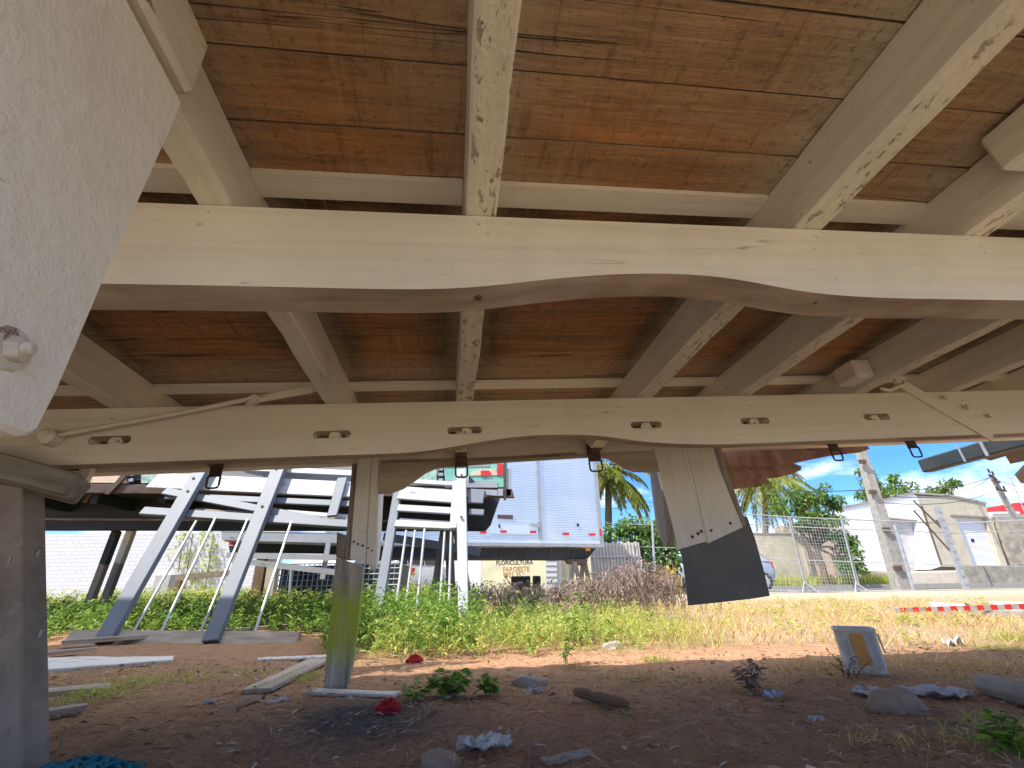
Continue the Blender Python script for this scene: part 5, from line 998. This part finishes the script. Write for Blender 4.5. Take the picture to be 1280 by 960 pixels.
q = at(1046, 636, GY); q1 = at(1232, 630, GY); MB().hexa([(q[0], GY+.3, .8), (q1[0], GY+.3, .8), (q1[0], GY+6, .8), (q[0], GY+6, .8), (q[0], GY+.3, q[2]-.2), (q1[0], GY+.3, q1[2]-.3), (q1[0], GY+6, q1[2]-.3), (q[0], GY+6, q[2]-.2)]).build('rear_block', 'beige', gar)
zb = at(1176, 709, GY)[2]; struct(MB().hexa([(16.4, 20.3, .05), (60, 20.3, .05), (60, 23.2, .05), (16.4, 23.2, .05), (16.4, 20.6, zb-.28), (60, 20.6, zb), (60, 23.2, zb), (16.4, 23.2, zb-.1)]).build('raised_pavement', 'kerb'))
pa, pb = at(1214, 738, 20.1), at(1330, 738, 20.1); t = tag(MB().prism([(pa[0], 20.05, 0), (pb[0]+3, 20.05, 0), (pb[0]+3, 20.05, zb+.0), (pa[0], 20.05, zb-.05)], (0, .2, 0)).build('retaining_wall', 'stone'), 'low rough stone retaining wall below the garage', 'wall')
pa, pb = at(1243, 700, GY), at(1360, 700, GY); zt = at(1260, 646, GY)[2]; tag(MB().prism([(at(1263, 706, GY)[0], GY-.1, zb-.02), (pb[0], GY-.1, zb-.02), (pb[0], GY-.1, zt), (at(1243, 647, GY)[0], GY-.1, zt)], (0, .25, 0)).build('stone_wall', 'stone'), 'rough grey brown stone wall right of the garage', 'wall')
sh = thing('white_shop', (at(1300, 650, 27.)[0], 27, .8), 'white shop building with a red fascia at the far right edge', 'building'); m = MB(); P0 = at(1232, 628, 27.); P1 = at(1400, 628, 27.); zf = at(1270, 629, 27.)[2]; zf2 = at(1270, 643, 27.)[2]
MB().box(((P0[0]+P1[0])/2, 29, (zf2)/2), (P1[0]-P0[0], 4, zf2)).build('shop_wall', 'whitebright', sh); xx = at(1267, 630, 27.)[0]; MB().box(((xx+P1[0])/2, 28.9, (zf+zf2)/2+.01), (P1[0]-xx, 4.2, zf-zf2)).build('fascia', 'red', sh); MB().box(((P0[0]+xx)/2, 28.9, zf2+.08), (xx-P0[0]-.05, 4.1, .14)).build('roof_edge', 'shutter', sh)
# ================================================================== POLES AND WIRES
P0, P1 = at(1133, 752, 15.), at(1078, 571, 15.); P0[2] = .1; dP = un(P1-P0); P1 = P0+dP*7.6; t = thing('concrete_pole', P0, 'thick tapered concrete utility pole before the garage', 'utility pole')
MB().bar(P0, P1, .42, .34, (0, 1, 0), w2=.16, t2=.14).build('shaft', 'concrete', t, bevel=.02)
for px, py in ((1078, 577), (1091, 615), (1108, 662), (1122, 710)): q = at(px, py, 14.8); MB().bar(q-np.array([.1, 0, 0]), q+np.array([.1, 0, 0]), .12, .10, (0, 1, 0)).build('clamp', 'rust', t)
MB().tube([at(1118, 656, 14.7), at(1145, 748, 14.6)], .045, 8).build('steel_conduit', 'galv', t)
P0, P1 = at(1292, 690, 26.), at(1239, 594, 26.); t = thing('distribution_pole', (P0[0], 26, .8), 'slimmer wooden power pole with crossarm at the right edge', 'utility pole'); lo = P0+(P0-P1)*.55
MB().bar(lo, P1, .30, .24, (0, 1, 0), w2=.20, t2=.16).build('shaft', 'concrete', t); 
for (a, b) in (((1236, 593), (1246, 600)), ((1246, 611), (1258, 614)), ((1240, 600), (1250, 603))): MB().bar(at(*a, 25.8), at(*b, 25.8), .09, .09, (0, 1, 0)).build('crossarm', 'rust', t)
for (px, py) in ((1237, 591), (1242, 594), (1248, 613), (1256, 612)): q = at(px, py, 25.7); MB().tube([q, q+np.array([0, 0, .22])], .05, 6).build('insulator', 'dark', t)
def wire(pts, label, r_=.014): return tag(MB().tube(pts, r_, 5).build('overhead_wire', 'wire'), label, 'wire', 'overhead wires')
def wpx(a, b, Y0, Y1, sag=.25, n=9): A_, B_ = at(*a, Y0), at(*b, Y1); return [A_+(B_-A_)*f-np.array([0, 0, sag*4*f*(1-f)]) for f in np.linspace(0, 1, n)]
wire(wpx((880, 612), (1092, 612), 22, 15.2, .1), 'overhead wire running left from the concrete pole', .016); wire(wpx((1092, 611), (1237, 597), 15.2, 25.7, .25), 'upper overhead wire between the concrete and the power pole'); wire(wpx((1094, 618), (1238, 596), 15.2, 25.7, .5), 'middle overhead wire sagging between the two poles'); wire(wpx((1098, 628), (1248, 611), 15.2, 25.7, .35), 'lowest overhead wire between the two poles'); wire(wpx((1239, 597), (1330, 616), 25.7, 22, .2), 'upper overhead wire leaving the power pole to the right'); wire(wpx((1252, 612), (1330, 618), 25.7, 24, .1), 'lower overhead wire leaving the power pole to the right'); wire(wpx((1232, 637), (1330, 618), 24, 24, .1), 'overhead wire rising right above the stone wall'); wire(wpx((740, 636), (822, 632), 24, 24, .05), 'overhead wire behind the first palm tree', .012); wire(wpx((745, 623), (822, 628), 26, 26, .05), 'thin overhead wire crossing the cloud by the first palm', .012)
t = thing('roof_antenna', at(1272, 640, 26.), 'thin white roof antenna mast behind the power pole', 'antenna'); m = MB(); m.tube([at(1281, 640, 26.), at(1263, 596, 26.)], .03, 6); m.tube([at(1258, 598, 26.), at(1268, 598, 26.)], .02, 5); m.tube([at(1262, 604, 26.), at(1270, 602, 26.)], .02, 5); m.build('mast', 'whitepaint', t)
# ================================================================== NEIGHBOURING TRUCK BED AT RIGHT
nb = thing('neighbour_truck_bed', W(4.2, 2.6, .6), 'underside corner of another dark truck bed jutting in at the right', 'truck bed', R=BR.T)
def onw(px, py, w): d = BR@ray(px, py); d = d*w/d[2]; return d
tip = onw(1152, 590, .66); tu, tv = tip[0], tip[1]
m = MB(); Bb(m, tu, tu+.11, tv-2.6, tv, .652, .76, grain='v'); m.build('joist', ['darkteal'], nb, bevel=.01)
m = MB(); Bb(m, tu-.006, tu+.0, tv-.52, tv-.50, .65, .775); Bb(m, tu-.006, tu, tv-.36, tv-.345, .65, .775); m.build('iron_band', 'galv', nb)
for k, pts in enumerate(([(1216, 563), (1218, 569), (1238, 576), (1330, 548), (1330, 520)], [(1256, 569), (1263, 580), (1330, 566), (1330, 545)], [(1270, 596), (1276, 604), (1330, 610), (1330, 570), (1283, 583)])):
    q = [onw(px, py, .76+.012*k) for px, py in pts]; MB().prism([W(*x) for x in q], ez*.03, gs=[np.array([x[1], x[0], 0]) for x in q]).build('floor_plank', 'darkplank' if k < 2 else 'rust', nb)
m = MB(); Bb(m, tu+.02, tu+3., tv-1.35, tv-1.28, .58, .65); m.build('long_sill', 'rust', nb)
# box added out of view at left to cast shade over the leaning rack
t = thing('shade_box', (-4.7, 1.1, 0), 'unseen pale box on blocks added to shade the leaning rack', 'shade_caster')
MB().box((-4.7, .85, 2.3), (2.5, 3.7, 3.9)).build('shell', 'shutter', t, bevel=.03)
for y in (-.9, .3, 1.5, 2.6): MB().box((-3.44, y, 2.3), (.03, .08, 3.8)).build('rib', 'galv', t)
for y in (-.6, 2.2):
    for x in (-5.6, -3.8): MB().box((x, y, .175), (.3, .3, .35)).build('block', 'concrete', t)
# ================================================================== LIGHT
w = bpy.data.worlds.new('World'); S.world = w; w.use_nodes = True; nt = w.node_tree; nt.nodes.clear()
sd = np.array([.60, .36, -1.]); sd = un(sd); el = math.asin(-sd[2]); src = -sd; az = math.atan2(src[0], src[1])
sky = nt.nodes.new('ShaderNodeTexSky'); sky.sky_type = 'NISHITA'; sky.sun_disc = False; sky.sun_elevation = el; sky.sun_rotation = az; sky.air_density = 1.; sky.dust_density = .4; sky.ozone_density = 2.
tc = nt.nodes.new('ShaderNodeTexCoord'); mp = nt.nodes.new('ShaderNodeMapping'); mp.inputs['Scale'].default_value = (1, 1, 2.6); mp.inputs['Location'].default_value = (.35, .1, .2); nt.links.new(tc.outputs['Generated'], mp.inputs[0])
nz = nt.nodes.new('ShaderNodeTexNoise'); nz.inputs['Scale'].default_value = 4.2; nz.inputs['Detail'].default_value = 7; nz.inputs['Roughness'].default_value = .55; nt.links.new(mp.outputs[0], nz.inputs['Vector'])
sp = nt.nodes.new('ShaderNodeSeparateXYZ'); nt.links.new(tc.outputs['Generated'], sp.inputs[0]); mr = nt.nodes.new('ShaderNodeMapRange'); mr.inputs[1].default_value = .0; mr.inputs[2].default_value = .32; mr.inputs[3].default_value = .16; mr.inputs[4].default_value = -.03; nt.links.new(sp.outputs[2], mr.inputs[0])
mr2 = nt.nodes.new('ShaderNodeMapRange'); mr2.inputs[1].default_value = .36; mr2.inputs[2].default_value = .7; mr2.inputs[3].default_value = 0.; mr2.inputs[4].default_value = .22; nt.links.new(sp.outputs[2], mr2.inputs[0]); a0 = nt.nodes.new('ShaderNodeMath'); a0.operation = 'ADD'; nt.links.new(nz.outputs['Fac'], a0.inputs[0]); nt.links.new(mr2.outputs[0], a0.inputs[1]); ad = nt.nodes.new('ShaderNodeMath'); ad.operation = 'ADD'; nt.links.new(a0.outputs[0], ad.inputs[0]); nt.links.new(mr.outputs[0], ad.inputs[1]); rp = nt.nodes.new('ShaderNodeValToRGB'); rp.color_ramp.elements[0].position = .55; rp.color_ramp.elements[1].position = .74; nt.links.new(ad.outputs[0], rp.inputs[0])  # extra cloud added high overhead, out of view, to whiten the skylight
hs = nt.nodes.new('ShaderNodeHueSaturation'); hs.inputs['Saturation'].default_value = 1.0; hs.inputs['Value'].default_value = 1.0; tn = nt.nodes.new('ShaderNodeMix'); tn.data_type = 'RGBA'; tn.blend_type = 'MULTIPLY'; tn.inputs[0].default_value = 1.; tr_ = nt.nodes.new('ShaderNodeValToRGB'); tr_.color_ramp.elements[0].position = .0; tr_.color_ramp.elements[0].color = (.34, .50, .72, 1); tr_.color_ramp.elements[1].position = .5; tr_.color_ramp.elements[1].color = (.66, .82, 1., 1); e_ = tr_.color_ramp.elements.new(.2); e_.color = (.19, .40, .78, 1); nt.links.new(sp.outputs[2], tr_.inputs[0]); nt.links.new(tr_.outputs[0], tn.inputs[7]); nt.links.new(sky.outputs[0], tn.inputs[6]); nt.links.new(tn.outputs[2], hs.inputs['Color'])
mx = nt.nodes.new('ShaderNodeMix'); mx.data_type = 'RGBA'; nt.links.new(rp.outputs[0], mx.inputs[0]); nt.links.new(hs.outputs[0], mx.inputs[6]); mx.inputs[7].default_value = (5.6, 5.5, 5.4, 1)
bg = nt.nodes.new('ShaderNodeBackground'); bg.inputs[1].default_value = .15; nt.links.new(mx.outputs[2], bg.inputs[0]); wo = nt.nodes.new('ShaderNodeOutputWorld'); nt.links.new(bg.outputs[0], wo.inputs[0])
sl = bpy.data.lights.new('sun', 'SUN'); sl.energy = 3.0; sl.angle = math.radians(.5); sl.color = (1., .95, .86); so = bpy.data.objects.new('sun', sl); COL.objects.link(so); so.location = (-4, -6, 12); so.rotation_euler = Vector(sd.tolist()).to_track_quat('-Z', 'Y').to_euler()
S.view_settings.view_transform = 'Standard'; S.view_settings.look = 'None'; S.view_settings.gamma = 1; S.view_settings.use_curve_mapping = False; S.view_settings.exposure = 1.3
try: S.cycles.max_bounces = 10; S.cycles.diffuse_bounces = 6
except Exception: pass
